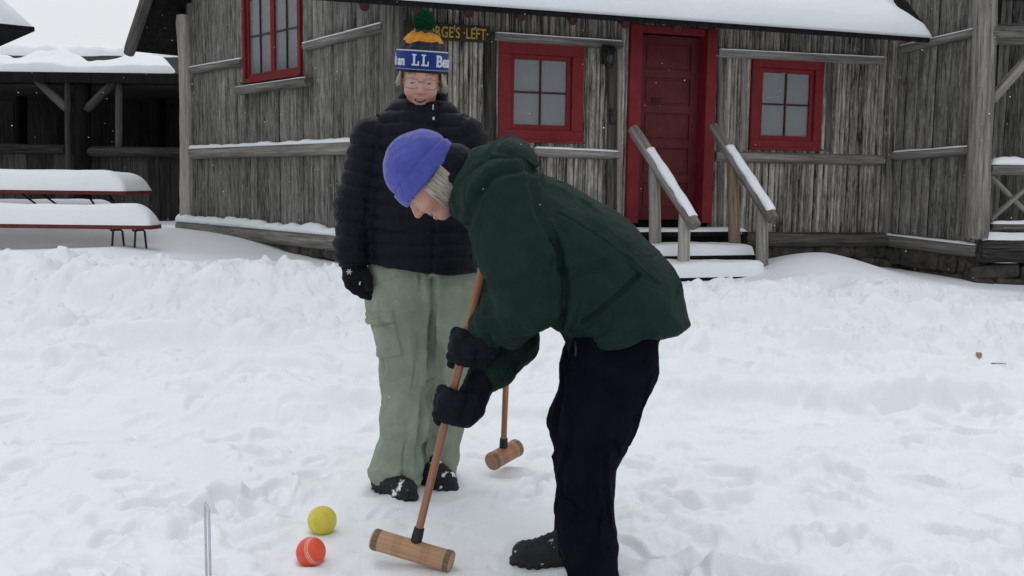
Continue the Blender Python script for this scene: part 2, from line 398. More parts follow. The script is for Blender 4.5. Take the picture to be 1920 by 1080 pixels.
tc = [-e for e in ex[::-1]]+tc+ex
YY, TT = np.meshgrid(np.array(ys), np.array(tc), indexing='ij')
XX = TT*np.maximum(YY, 1.2)
gx, gy = XX.ravel(), YY.ravel()
gz = ground_h(gx.copy(), gy.copy())
I = np.arange(len(gx)).reshape(YY.shape)
GF = np.stack([I[:-1, :-1], I[:-1, 1:], I[1:, 1:], I[1:, :-1]], -1).reshape(-1, 4)
ground = link("snow_ground", np_mesh("snow_ground", np.stack([gx, gy, gz], 1), GF), M['snow'])
tag(ground, kind='structure')
def gz_at(x, y): return float(ground_h(np.array([float(x)]), np.array([float(y)]))[0])

# ================================================================== log house
class Facet:
    def __init__(s, A, B):
        s.A = Vector((A[0], A[1], 0)); s.B = Vector((B[0], B[1], 0)); s.L = (s.B-s.A).length
        s.u = (s.B-s.A).normalized(); s.n = Vector((s.u.y, -s.u.x, 0))
        s.mw = Matrix((s.u, -s.n, Vector((0, 0, 1)))).transposed().to_4x4(); s.mw.translation = s.A
    def hit(s, px, py, out=0.):
        d = ray(px, py); t = ((s.A-CAMP).dot(s.n)+out)/d.dot(s.n); p = CAMP+d*t
        return (p-s.A).dot(s.u), p.z
    def pt(s, u, z, out=0.): return s.A+s.u*u+s.n*out+Vector((0, 0, z))
    def px(s, px, py, out=0.):
        u, z = s.hit(px, py, out); return s.pt(u, z, out)
V0, V1, V2, V3 = (-4.34, 12.8), (-1.17, 9.37), (4.39, 11.2), (4.96, 10.2)
FA, FB, FC = Facet(V0, V1), Facet(V1, V2), Facet(V2, V3)
house = empty("log_house", (0, 10.5, 0))
tag(house, "weathered grey log and bark slab house with red window frames and snowy roof", "house")
def slab_wall(name, f, u0, u1, zlo, zhi, openings, wmin, wmax, mat, seed, bulge=.016, curve=None):
    rs = random.Random(seed); ed = [u0]
    while ed[-1] < u1-.02: ed.append(ed[-1]+rs.uniform(wmin, wmax))
    ed[-1] = u1
    for o in openings: ed += [o[0], o[1]]
    ed = sorted(set(round(e, 4) for e in ed)); mb = MB()
    for a, b in zip(ed[:-1], ed[1:]):
        if b-a < .008: continue
        mid = (a+b)/2; top = zhi(mid) if callable(zhi) else zhi; iv = [(zlo, top)]
        for (o0, o1, z0, z1) in openings:
            if o0-1e-4 < mid < o1+1e-4:
                nv = []
                for (p, q) in iv:
                    if z0 > p: nv.append((p, min(q, z0)))
                    if z1 < q: nv.append((max(p, z1), q))
                iv = [i for i in nv if i[1]-i[0] > .02]
        sh = min(1, max(0, rs.gauss(.5, .27))); dy = rs.uniform(-.008, .006); sd = rs.random()*99; bl = bulge*rs.uniform(.5, 1.3)
        for (p, q) in iv:
            n = max(2, int((q-p)/.055)); vs = []; fs = []; K = 5
            for i in range(n+1):
                z = p+(q-p)*i/n; wob = .006*n1(sd, z*2.5)
                for k in range(K):
                    t = k/(K-1); x = a+.0012+(b-a-.0024)*t+wob*(0 if k in (0, K-1) else 1)
                    y = dy-bl*(1-(2*t-1)**2)+.004*n1(sd+k*2, z*4)+.0045*n1(sd+k*5, z*15)+(.014 if k in (0, K-1) else 0)
                    vs.append((x, y, z))
            for i in range(n):
                for k in range(K-1): fs.append((i*K+k, i*K+k+1, (i+1)*K+k+1, (i+1)*K+k))
            mb.add(vs, fs, sh)
    o = mb.build(name, mat, house, f.mw, True)
    bk = MB(); 
    return o
def backing(name, f, u0, u1, z0, z1, y, parent):
    mb = MB(); mb.box(((u0+u1)/2, y+.03, (z0+z1)/2), (u1-u0, .06, z1-z0)); return mb.build(name, M['black_wood'], parent, f.mw)

def window(f, u0, u1, z0, z1, cw, name='window', cols=2, rows=2, casements=1, sash=.045, sashmat='red', topw=None, bar=None):
    """casing boards proud of the wall > sash, glazing bars, panes, curtain"""
    mb = MB(); tw = topw or cw; bw = cw
    mb.box(((u0+u1)/2, -.014, z1-tw/2), (u1-u0, .05, tw), .5, bev=.004)
    mb.box(((u0+u1)/2, -.014, z0+bw/2), (u1-u0, .05, bw), .5, bev=.004)
    for uu in (u0+cw/2, u1-cw/2): mb.box((uu, -.0135, (z0+z1+bw-tw)/2), (cw-.0005, .045, z1-z0-tw-bw-.001), .5, bev=.004)
    mb.box(((u0+u1)/2, -.03, z0+.012), (u1-u0+.03, .07, .022), .5, bev=.004)
    wdo = mb.build(name, M['red'], house, f.mw)
    a0, a1, b0, b1 = u0+cw, u1-cw, z0+bw, z1-tw
    sm = MB(); bars = MB(); pn = MB(); cwid = (a1-a0)/casements
    for c in range(casements):
        p0, p1 = a0+c*cwid+.002, a0+(c+1)*cwid-.002
        sm.box(((p0+p1)/2, .012, b1-sash/2), (p1-p0, .032, sash), .5, bev=.003); sm.box(((p0+p1)/2, .012, b0+sash*.6), (p1-p0, .032, sash*1.2), .5, bev=.003)
        for uu in (p0+sash/2, p1-sash/2): sm.box((uu, .0125, (b0+b1+sash*.2)/2), (sash, .029, b1-b0-sash*2.2-.001), .5, bev=.003)
        g0, g1, h0, h1 = p0+sash, p1-sash, b0+sash*1.2, b1-sash
        for k in range(1, cols): bars.box((g0+(g1-g0)*k/cols, .016, (h0+h1)/2), (.018, .020, h1-h0), .5)
        for k in range(1, rows): bars.box(((g0+g1)/2, .0165, h0+(h1-h0)*k/rows), (g1-g0, .017, .018), .5)
        for i in range(cols):
            for j in range(rows):
                pn.box((g0+(g1-g0)*(i+.5)/cols, .022, h0+(h1-h0)*(j+.5)/rows), ((g1-g0)/cols-.004, .004, (h1-h0)/rows-.004))
    sm.build('sash', M[sashmat], wdo, f.mw); bars.build('glazing_bar', M[bar or 'dull_red'], wdo, f.mw); pn.build('pane', M['glass'], wdo, f.mw)
    cu = MB(); n = 60; vs = []; fs = []
    for i in range(n+1):
        x = a0+(a1-a0)*i/n
        for z in (b0, b1): vs.append((x, .055+.003*math.sin(x*40+1.5*math.sin(x*13)), z))
    for i in range(n): fs.append((2*i, 2*i+2, 2*i+3, 2*i+1))
    cu.add(vs, fs); cu.build('curtain', M['curtain'], wdo, f.mw, True)
    return wdo

# --- door wall
def ub(x, y=200, out=0): return FB.hit(x, y, out)[0]
def zb(x, y, out=0): return FB.hit(x, y, out)[1]
w1 = (ub(933, 170), ub(1092, 170), zb(1012, 268), zb(1012, 80))
w2 = (ub(1406, 200), ub(1539, 200), zb(1472, 282), zb(1472, 110))
dr = (ub(1174, 230), ub(1335, 230), zb(1250, 418), zb(1250, 50))
ins = .03
opB = [(w1[0]+ins, w1[1]-ins, w1[2]+ins, w1[3]-ins), (w2[0]+ins, w2[1]-ins, w2[2]+ins, w2[3]-ins), (dr[0]+.02, dr[1]-.02, 0, dr[3]-.02)]
slab_wall('front_wall', FB, .05, FB.L+.12, .5, 3.38, opB, .022, .075, M['bark_wall'], 3, .014)
backing('wall_lining', FB, .1, FB.L+.1, .3, 3.3, .2, house)
window(FB, *w1, .125); window(FB, *w2, .105, topw=.11)
# door
u0, u1, z0, z1 = dr
dm = MB(); fw = .135
for uu, wd in ((u0+fw/2, fw), (u1-fw*.45, fw*.9)): dm.box((uu, -.02, (z0+z1)/2), (wd, .10, z1-z0), .5, bev=.01)
dm.box(((u0+u1)/2, -.005, z1-.04), (u1-u0-2*fw+.012, .065, .075), .5, bev=.006)
dm.box((u1-fw*.9+.012, .085, (z0+z1)/2), (.022, .11, z1-z0-.01), .5)      # deep jamb
dm.box((u0+fw-.012, .085, (z0+z1)/2), (.022, .11, z1-z0-.01), .5)
dframe = dm.build('door_frame', M['red'], house, FB.mw)
du0, du1, dz0, dz1 = u0+fw+.002, u1-fw*.9-.002, z0+.03, z1-.08
dd = MB(); cx = (du0+du1)/2; W_ = du1-du0; H_ = dz1-dz0
dd.box((cx, .125, (dz0+dz1)/2), (W_, .02, H_))
st = .10
for uu in (du0+st/2, du1-st/2): dd.box((uu, .105, (dz0+dz1)/2), (st, .024, H_), .5, bev=.003)
nP = 5; rail = .085; ph = (H_-.1-rail*(nP))/nP; zz = dz0
for k in range(nP+1):
    hh = .1+rail*.2 if k == 0 else rail
    hh = min(hh, dz1-zz); 
    if hh > .01: dd.box((cx, .1052, zz+hh/2), (W_-2*st-.001, .023, hh), .5, bev=.003)
    if k < nP: dd.box((cx, .112, zz+hh+ph/2), (W_-2*st-.06, .012, ph-.05), .5, bev=.005)
    zz += hh+ph
door = dd.build('door', M['door_red'], house, FB.mw)
kn = MB(); kn.tube([(du0+.05, .093, dz0+.95), (du0+.05, .05, dz0+.95)], .012); kn.tube([(du0+.05, .06, dz0+.95), (du0+.05, .045, dz0+.95), (du0+.05, .03, dz0+.95)], [.018, .028, .02], 12)
kn.build('handle', M['iron'], door, FB.mw, True)
pl = MB(); pu, pz = FB.hit(1238, 186); pl.box((pu+.012, .091, pz), (.11, .006, .05), .5, bev=.002); pl.build('name_plate', M['dull_red'], door, FB.mw)

def hlog(f, pa, pb, r, mat='log', name='rail_log', out=.02, snow=None, parent=house, **kw):
    a = f.px(*pa, out); b = f.px(*pb, out)
    o = log(name, a, b, r, mat=M[mat], parent=parent, **kw)
    if snow: ridge_snow('snow_cover', [a+Vector((0, 0, r*.72))+f.n*.02, b+Vector((0, 0, r*.72))+f.n*.02], r*.8, snow, o, random.random()*50)
    return o
# posts standing in the walls
def vpost(f, px, y0, y1, r, mat='log', out=.0, px1=None, name='post', zt=None):
    a = f.px(px1 or px, y1, out); b = f.px(px, y0, out)
    if zt: b = a.lerp(b, (zt-a.z)/(b.z-a.z))
    return log(name, a, b, r, mat=M[mat], parent=house, rough=.05)
vpost(FB, 740, 0, 440, .115, 'log', .03, 737, zt=3.35)
vpost(FB, 919, 70, 445, .062, 'dark_log', .0, 919, zt=2.62)
vpost(FB, 1146, 80, 425, .06, 'dark_log', -.005, 1146, zt=2.62)
vpost(FB, 1161, 80, 425, .035, 'pale_log', -.002, 1159, zt=2.6)
vpost(FB, 1350, 100, 430, .04, 'log', .0, 1350, zt=2.6)
vpost(FB, 1394, 110, 282, .035, 'pale_log', .0, 1394)
vpost(FB, 1552, 110, 285, .04, 'dark_log', .0, 1552)
vpost(FC, 1668, 60, 440, .085, 'log', .02, 1662, zt=3.4)
# rails
hlog(FB, (752, 58), (908, 70), .05, 'dark_log', out=.0)
hlog(FB, (926, 68), (1166, 84), .048, 'log', out=.03, snow=.012)
hlog(FB, (1000, 284), (1160, 291), .05, 'log', snow=.02, out=.02)
hlog(FB, (760, 268), (925, 276), .05, 'log', out=.02)
hlog(FB, (1345, 99), (1655, 114), .05, 'log', out=.02, snow=.015)
hlog(FB, (1340, 293), (1655, 301), .06, 'log', out=.01)
hlog(FB, (1395, 449), (1662, 450), .085, 'dark_log', name='sill_log', out=.05)
hlog(FB, (740, 455), (1180, 446), .09, 'dark_log', name='sill_log', out=.05)
# eave, rafters, roof with snow
EO = .72; EZ = 2.74
e0, e1 = -.9, FB.hit(1745, 78, EO)[0]
c45 = math.sqrt(.5)
def roof_slab(name, O, U, S, N, LU, LS, th, mat, parent):
    mb = MB(); Mx = Matrix((U, S, N)).transposed(); c = O+U*(LU/2)+S*(LS/2)-N*(th/2)
    mb.box(c, (LU, LS, th), .5, Mx.to_4x4()); return mb.build(name, mat, parent)
RS = (-FB.n*c45+Vector((0, 0, c45))); RN = (FB.n*c45+Vector((0, 0, c45)))
RO = FB.pt(e0, EZ+.05, EO)
roof = roof_slab('porch_roof', RO, FB.u, RS, RN, e1-e0, 3.2, .06, M['black_wood'], house)
fas = MB(); fas.box(((e0+e1)/2, -(EO-.03), EZ-.012), (e1-e0, .03, .06)); fas.build('fascia', M['black_wood'], house, FB.mw)
shg = MB(); rs = random.Random(4)
for j in range(20):                                                           # courses of shingles, standing proud at the rake
    for i in range(int((e1-e0)/.14)+1):
        if i < int((e1-e0)/.14)-4 and j > 0: continue
        hh = .16; uu = e0+.07+i*.14; 
        c = RO+FB.u*min(uu, e1-.02+rs.uniform(0, .06))+RS*(j*.11+.08)+RN*(.012+.004*(i % 2)+rs.uniform(0, .004))
        tilt = Matrix((FB.u, RS*.995+RN*-.10, RN*.995+RS*.10)).transposed().to_4x4()
        shg.box(c, (.132, hh+.06, .012), rs.random(), tilt)
shg.build('shingle_course', M['shingle'], roof)
def edge_mask(A, B):
    L = e1-e0; lim = L-.05-.16*sstep(0, .5, B)-.05*vn(np.stack([B*5, A*0, A*0], 1))-.035*np.abs(np.sin(B*28))
    return np.clip((lim-A)/.45, 0, 1)**.6
sheet_snow('snow_cover', RO+RN*.022-RS*.05, FB.u, RS, RN, e1-e0, 3.2, .17, .1, .06, .16, .3, roof, 2, .05, .13, edge_mask)
for k in range(7):
    uu, zz = FB.hit(682+k*97.5, 8+k*8.2, EO-.1)
    log('rafter', FB.pt(uu, EZ-.07, EO-.05), FB.pt(uu, EZ+.50, .02), .05, mat=M['dull_red'], parent=house, sides=10, rough=.03)

# --- left gable wall
def za(x, y, out=0): return FA.hit(x, y, out)[1]
wa = (FA.hit(459, 100)[0], FA.hit(568, 100)[0], za(515, 151), za(515, 151)+1.5)
opA = [(wa[0]+ins, wa[1]-ins, wa[2]+ins, wa[3]-ins)]
slab_wall('gable_wall', FA, .02, FA.L-.03, .5, lambda u: 3.2+u, opA, .05, .19, M['grey_wall'], 8, .010)
backing('wall_lining', FA, .05, FA.L, .3, 3.3, .2, house)
window(FA, *wa, .06, cols=2, rows=3, casements=2, sash=.042, topw=.06, bar='iron')
zt = 3.2
a = FA.px(356, 428, .02); log('post', a, Vector((a.x, a.y, zt+.05)), .11, .10, M['pale_log'], house, bend=1.0, rough=.07)
hlog(FA, (358, 132), (456, 116), .05, 'log', out=.03, snow=.015)
hlog(FA, (572, 88), (722, 50), .05, 'log', out=.03, snow=.012)
hlog(FA, (362, 287), (725, 274), .075, 'log', out=.045, snow=.042)
hlog(FA, (448, 170), (578, 152), .055, 'log', name='window_ledge_log', out=.09, snow=.008)
hlog(FA, (340, 424), (735, 463), .10, 'log', name='sill_log', out=.06, snow=.085, bend=.6)
# side wall going back from the left corner
FS = Facet((V0[0]-FA.n.x*-4*-1, V0[1]-FA.n.y*4), V0)
FS = Facet((V0[0]-FA.n.x*4, V0[1]-FA.n.y*4), V0)
slab_wall('side_wall', FS, 0, FS.L-.02, .3, 3.2, [], .06, .19, M['grey_wall'], 12, .01)
# gable roof
GU = (FA.u*c45+Vector((0, 0, c45))); GN = (-FA.u*c45+Vector((0, 0, c45)))
GO = FA.pt(-.47, 2.86, .53)
groof = roof_slab('gable_roof', GO, -FA.n, GU, GN, 5.5, 4.2, .09, M['black_wood'], house)
log('rake_log', GO-GN*.10+FA.n*.01-GU*.03, GO-GN*.10+FA.n*.01+GU*4.2, .075, mat=M['dark_log'], parent=house)
sheet_snow('snow_cover', GO+GN*.004, -FA.n, GU, GN, 5.5, 4.2, .16, .06, .1, .12, .3, groof, 5, .12)
# --- right wing
slab_wall('wing_wall', FC, -.14, FC.L, .5, 5.0, [], .07, .2, M['grey_wall'], 21, .012)
backing('wall_lining', FC, .02, FC.L, .3, 5.0, .06, house)
hlog(FC, (1676, 292), (1830, 281), .055, 'log', out=.03, snow=.02)
hlog(FC, (1690, 92), (1832, 60), .05, 'log', out=.03, snow=.012)
hlog(FC, (1664, 449), (1836, 470), .085, 'log', name='sill_log', out=.05, snow=.02)
a = P(1832, 446, 10.15); b = P(1850, -60, 10.15)
log('porch_post', a, b, .125, .115, M['pale_log'], house, bend=.8, rough=.05)
# stone foundation under the sills
def foundation(f, u0, u1, ztop, name='foundation'):
    mb = MB(); rs = random.Random(int(u1*100)); z = ztop
    while z > -.1:
        h = rs.uniform(.16, .27); u = u0
        while u < u1:
            wd = rs.uniform(.22, .62); wd = min(wd, u1-u+.02); hh = h*rs.uniform(.8, 1.08)
            rm = Matrix.Rotation(rs.uniform(-.09, .09), 4, 'Y')
            bm = bmesh.new(); bmesh.ops.create_cube(bm, size=1); bmesh.ops.scale(bm, vec=(wd+.004, .2, hh+.004), verts=bm.verts)
            bmesh.ops.bevel(bm, geom=bm.edges[:], offset=.045, segments=3, profile=.5, affect='EDGES'); bmesh.ops.subdivide_edges(bm, edges=[e for e in bm.edges if e.calc_length() > .07], cuts=2, use_grid_fill=True)
            sd = rs.random()*60
            for v in bm.verts: v.co += v.co.normalized()*.022*n1(sd+v.co.x*9, v.co.y*9, v.co.z*9)
            bmesh.ops.transform(bm, matrix=rm, verts=bm.verts); bmesh.ops.translate(bm, vec=(u+wd/2, .03+rs.uniform(-.03, .03), z-h/2), verts=bm.verts); bm.verts.index_update()
            mb.add([v.co.copy() for v in bm.verts], [[v.index for v in q.verts] for q in bm.faces], rs.random()); bm.free(); u += wd
        z -= h
    mb.box(((u0+u1)/2, .10, ztop/2-.05), (u1-u0, .12, ztop+.1))
    return mb.build(name, M['stone'], house, f.mw, True)
foundation(FA, 0, FA.L, .50); foundation(FB, 0, FB.L, .50); foundation(FC, -.1, FC.L, .50)
# porch to the right of the post
FD = Facet((4.96, 10.15), (9.2, 10.45)); 
FDW = Facet((4.6, 11.7), (9.2, 12.1))
slab_wall('porch_wall', FDW, 0, FDW.L, .5, 3.6, [], .07, .2, M['grey_wall'], 31, .012)
backing('wall_lining', FDW, 0, FDW.L, .4, 3.6, .05, house)
log('porch_beam', FD.px(1853, 64, .0), FD.px(1853, 64, .0)+FD.u*4, .11, mat=M['log'], parent=house)
log('porch_brace', FD.px(1856, 190, .0), FD.px(1990, 40, .0), .055, mat=M['pale_log'], parent=house)
log('porch_sill', FD.px(1832, 470, .04), FD.pt(4.2, .5, .04), .13, mat=M['dark_log'], parent=house)
fl = MB(); fl.box((2.1, .8, .55), (4.1, 1.6, .06)); floor = fl.build('porch_floor', M['black_wood'], house, FD.mw)
sheet_snow('snow_cover', FD.pt(-.05, .585, .10), FD.u, -FD.n, Vector((0, 0, 1)), 4.1, 1.0, .10, .08, .1, .05, .9, floor, 9, .05)
foundation(FD, -.1, 4.2, .36)
tr = log('porch_railing', FD.px(1856, 317, .0), FD.px(1856, 317, .0)+FD.u*4, .065, mat=M['log'], parent=house)
ridge_snow('snow_cover', [FD.px(1857, 308, .03), FD.px(1857, 308, .03)+FD.u*3.9], .075, .075, tr, 3)
br = log('lower_railing', FD.px(1858, 424, .0), FD.px(1858, 424, .0)+FD.u*4, .045, mat=M['log'], parent=house)
ridge_snow('snow_cover', [FD.px(1857, 419, .02), FD.px(1857, 419, .02)+FD.u*3.9], .05, .04, br, 13)
za0 = FD.hit(1880, 412)[1]; za1 = FD.hit(1880, 330)[1]; hh = za1-za0; ux = FD.hit(1858, 370)[0]
for k in range(6):
    a0 = ux+k*(hh*.9)
    log('lattice_bar', FD.pt(a0, za0, .02), FD.pt(a0+hh*1.1, za1, .02), .028, mat=M['log'], parent=house, sides=8)
    log('lattice_bar', FD.pt(a0+hh*1.1, za0, -.035), FD.pt(a0, za1, -.035), .028, mat=M['log'], parent=house, sides=8)
roof_slab('porch_shade_slab', Vector((5.1, 9.6, 3.5)), Vector((1, 0, 0)), Vector((0, 1, 0)), Vector((0, 0, 1)), 5, 3.2, .1, M['black_wood'], house)  # unseen slab above the porch, added to darken what lies under it

# ================================================================== sign, lamp, box on the wall
def text_mesh(body, size, ext=.004, font_scale=(1, 1), offset=0.0):
    cu = bpy.data.curves.new('t', 'FONT'); cu.body = body; cu.size = size; cu.extrude = ext; cu.offset = offset; cu.align_x = 'LEFT'; cu.resolution_u = 4
    o = bpy.data.objects.new('t', cu); COL.objects.link(o); dg = bpy.context.evaluated_depsgraph_get(); dg.update()
    me = bpy.data.meshes.new_from_object(o.evaluated_get(dg)); bpy.data.objects.remove(o); bpy.data.curves.remove(cu)
    return me
sgn = MB(); s0, s1 = ub(757, 55, .1), ub(917, 63, .1); sz0, sz1 = zb(880, 79, .1), zb(880, 48, .1)
sgn.box(((s0+s1)/2, -.115, (sz0+sz1)/2), (s1-s0, .03, sz1-sz0), .5, bev=.004)
M['sign'] = plain_mat('brown_sign_board', (.022, .016, .010), .7, .3, 20, .2); M['yellow'] = plain_mat('faded_yellow_paint', (.42, .27, .05), .7, .15, 40, .05)
signo = sgn.build('sign', M['sign'], None, FB.mw)
tag(signo, "narrow dark brown sign board with yellow capital letters under the porch eave", "sign")
me = text_mesh("GEORGE'S \u00b7LEFT\u00b7", (sz1-sz0)*.92, .003, offset=.0012)
cs = np.zeros(len(me.vertices)*3, np.float32); me.vertices.foreach_get('co', cs); cs = cs.reshape(-1, 3)
tw = cs[:, 0].max()-cs[:, 0].min(); ta0, ta1 = ub(776, 60, .13), ub(915, 66, .13)
cs[:, 0] = ta0+(cs[:, 0]-cs[:, 0].min())*(ta1-ta0)/tw
out = np.stack([cs[:, 0], -.1325-cs[:, 2], cs[:, 1]+sz0+(sz1-sz0)*.18], 1); me.vertices.foreach_set('co', out.astype(np.float32).ravel()); me.update()
link('lettering', me, M['yellow'], signo, FB.mw, False)
lu, lz = FB.hit(1142, 104, .15)
lamp = MB(); lamp.box((lu, -.065, lz+.02), (.09, .03, .20), bev=.008); lamp.tube([(lu, -.07, lz+.07), (lu, -.12, lz+.10), (lu, -.16, lz+.09)], .011)
lamp.tube([(lu, -.16, lz+.105), (lu, -.16, lz+.09), (lu, -.16, lz+.05)], [.012, .05, .075], 8); lamp.tube([(lu, -.16, lz-.10), (lu, -.16, lz-.12)], [.05, .035], 8)
for k in range(6):
    an = k*PI/3; lamp.tube([(lu+.064*math.cos(an), -.16+.064*math.sin(an), lz+.052), (lu+.047*math.cos(an), -.16+.047*math.sin(an), lz-.10)], .006, 5)
lampo = lamp.build('wall_lamp', M['iron'], None, FB.mw); tag(lampo, "black iron lantern fixed to the wall between window and red door", "lamp")
lg = MB(); lg.tube([(lu, -.16, lz+.05), (lu, -.16, lz-.10)], [.058, .042], 8); lg.build('lamp_glass', plain_mat('smoky_lamp_glass', (.03, .03, .032), .15, .2, 20, 0), lampo, FB.mw, True)
bu, bz = FB.hit(1149, 218, .08)
bx = MB(); bx.box((bu, -.075, bz), (.065, .04, .15), bev=.008); bx.box((bu, -.10, bz+.03), (.035, .02, .05), bev=.006)
bxo = bx.build('wall_box', M['iron'], None, FB.mw); tag(bxo, "small dark switch box on the bark wall below the lantern", "box")

# ================================================================== wooden steps with two log handrails
steps = empty('wooden_steps', FB.pt((u0+u1)/2, 0, .6)); tag(steps, "snow covered wooden steps with log handrails leading to the red door", "steps")
u0, u1, z0, z1 = dr
def step(ua, ub_, out0, out1, z, th, snow, seed):
    mb = MB(); mb.box(((ua+ub_)/2, -(out0+out1)/2, z-th/2), (ub_-ua, out1-out0, th), .4, bev=.006)
    mb.box(((ua+ub_)/2, -(out1-.06), z-th-.06), (ub_-ua-.04, .03, .12), .2)
    o = mb.build('step', M['black_wood'], steps, FB.mw)
    sheet_snow('snow_cover', FB.pt(ua, z+.001, out1), FB.u, -FB.n, Vector((0, 0, 1)), ub_-ua, out1-out0-.02, snow, .06, .06, .05, .05, o, seed, .03, .12)
zs = zb(1290, 434, .4)
step(u0-.02, u1+.22, .06, .44, zs, .05, .03, 1)
uA, uB = FB.hit(1222, 470, .8)[0], FB.hit(1412, 470, .8)[0]
step(uA, uB, .42, .86, FB.hit(1320, 479, .86)[1], .055, .105, 2)
uA, uB = FB.hit(1245, 510, 1.15)[0], FB.hit(1425, 510, 1.15)[0]
step(uA, uB, .84, 1.28, FB.hit(1320, 520, 1.28)[1], .055, .14, 3)
def handrail(top, bot, o_top, o_bot, posts):
    a = FB.px(*top, o_top); b = FB.px(*bot, o_bot)
    h = log('handrail', a, b, .062, .066, M['log'], steps, rough=.07)
    nrm = Vector((0, 0, 1)); q0 = a.lerp(b, .26); q1 = a.lerp(b, .985)
    ridge_snow('snow_cover', [q0+nrm*.05, q0.lerp(q1, .5)+nrm*.052, q1+nrm*.05], .055, .045, h, top[0])
    for (pt, pbm, t, mat) in posts:
        o_ = o_top+(o_bot-o_top)*t
        pa = FB.px(*pbm, o_); tp = a.lerp(b, t)
        pa.z -= .08
        log('post', pa, Vector((tp.x+(0), tp.y, tp.z-.02)), .062, .058, M[mat], h, rough=.05)
handrail((1187, 242), (1304, 424), .25, 1.2, [((1228, 310), (1229, 452), .36, 'log'), ((1282, 405), (1281, 520), .84, 'pale_log')])
handrail((1337, 238), (1450, 412), .25, 1.2, [((1378, 400), (1378, 456), .34, 'new_wood'), ((1430, 395), (1430, 512), .82, 'pale_log')])

# ================================================================== picnic table
pt_ = empty('picnic_table', (-5.2, 10.2, .5)); tag(pt_, "red edged picnic table with attached benches buried under thick snow", "picnic table")
M['tablewood'] = paint_mat('table_red_brown_paint', (.13, .02, .02), (.06, .04, .035), .6)
def plank(name, xr, xl, y0, y1, z, th, snow, ends, seed):
    mb = MB(); wd = (y1-y0-.012)/(3 if y1-y0 > .5 else 1)
    k = 0; y = y0
    while y < y1-.05: mb.box(((xr+xl)/2, y+wd/2, z-th/2), (xr-xl, wd-.008, th), random.random(), bev=.004); y += wd
    o = mb.build(name, M['tablewood'], pt_)
    sheet_snow('snow_cover', (xl, y0+.005, z), Vector((1, 0, 0)), Vector((0, 1, 0)), Vector((0, 0, 1)), xr-xl-.005, y1-y0-.01, snow, .2, ends, .12, .12, o, seed, .03, .06)
    return o
plank('tabletop', P(286, 360, 10.6).x, -6.6, 9.85, 10.6, P(200, 358, 9.85).z, .04, .205, .26, 11)
plank('bench', P(304, 424, 9.7).x, -6.6, 9.4, 9.7, P(200, 422, 9.4).z, .04, .20, .22, 12)
plank('bench', P(228, 400, 11.0).x, -6.6, 10.75, 11.05, P(200, 422, 9.4).z, .04, .21, .2, 13)
zb0 = P(200, 422, 9.4).z-.05; zt0 = P(200, 358, 9.85).z-.04
for k_ in range(4):                                                    # one bent rod each: foot, bench bracket, foot, brace to the top
    sy, yy = ((1, 9.5), (-1, 10.95))[k_ // 2]; xx = (P(262, 440, 9.6).x, P(224, 440, 9.6).x-.02)[k_ % 2]-(.95 if sy < 0 else 0)
    lg = MB(); lg.tube([(xx-.04, yy+.02*sy, .3), (xx-.01, yy+.02*sy, zb0-.02), (xx, yy+.03*sy, zb0-.004), (xx+.04, yy+.09*sy, zb0-.004), (xx+.05, yy+.10*sy, zb0-.02), (xx+.075, yy+.10*sy, .3)], .011, 7)
    lg.tube([(xx+.01, yy+.04*sy, zb0-.004), (xx-.1, yy+.2*sy, zb0-.02), (xx-.45, 10.22-.25*sy, zt0)], .011, 7)
    lg.build('leg', M['iron'], pt_, None, True)

# ================================================================== open pavilion behind, hut corner at far left
pav = empty('open_pavilion', (-7.5, 17, .4)); tag(pav, "dark open sided timber pavilion with braced posts and snow on its roof", "pavilion")
YF = 16.0
def pvl(x0, y0, x1, y1, r, mat='dim_log', name='rail', Y=YF): return log(name, P(x0, y0, Y), P(x1, y1, Y), r, mat=M[mat], parent=pav, sides=10)
ez = P(170, 146, YF).z; xr = -3.1-1.2; 
S_ = Vector((0, .9, .436)).normalized(); N_ = Vector((0, -.436, .9)).normalized(); X_ = Vector((1, 0, 0))
proof = roof_slab('roof', Vector((-13, 15.75, ez+.06)), X_, S_, N_, 9.6, .95, .08, M['shingle'], pav)
fm = MB(); fm.box((-8.2, 15.78, ez-.02), (9.6, .05, .16)); fm.build('fascia', M['black_wood'], pav)
def m1(A, B): return np.clip((.74+.30*vn(np.stack([A*1.3, A*0, A*0+2], 1))+.16*vn(np.stack([A*5, A*0, A*0+2], 1))-B-.72*sstep(6.5, 8.2, A))/.14, 0, 1)**.6
sheet_snow('snow_cover', Vector((-13, 15.75, ez+.065)), X_, S_, N_, 9.6, .93, .10, .1, .1, .06, .05, proof, 31, .04, .3, m1)
z2 = P(170, 113, 16.5).z; S2 = Vector((0, .99, .13)).normalized(); N2 = Vector((0, -.13, .99)).normalized()
roof2 = roof_slab('upper_roof', Vector((-13, 16.45, z2)), X_, S2, N2, 9.6, 3.3, .10, M['black_wood'], pav)
mb = MB(); mb.box((-8.2, 16.55, z2-.2), (9.6, .06, .34)); mb.build('upper_fascia', M['black_wood'], roof2)
def m2(A, B): return np.clip((B-.03-.05*np.abs(vn(np.stack([A*1.9, A*0, A*0+9], 1))))/.10, 0, 1)**.5*(1-.5*np.exp(-((A-7.6)/.16)**2)*np.exp(-(B/.5)**2))
sheet_snow('snow_cover', Vector((-13, 16.42, z2+.005)), X_, S2, N2, 9.6, 3.3, .20, .1, .1, .08, .4, roof2, 33, .05, .22, m2)
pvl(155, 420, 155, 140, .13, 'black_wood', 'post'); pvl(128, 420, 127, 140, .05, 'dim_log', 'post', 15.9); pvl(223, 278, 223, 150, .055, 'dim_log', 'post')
pvl(40, 420, 40, 140, .1, 'black_wood', 'post', 18.4); pvl(300, 420, 300, 150, .1, 'black_wood', 'post', 18.4); pvl(-140, 440, -140, 140, .13, 'black_wood', 'post')
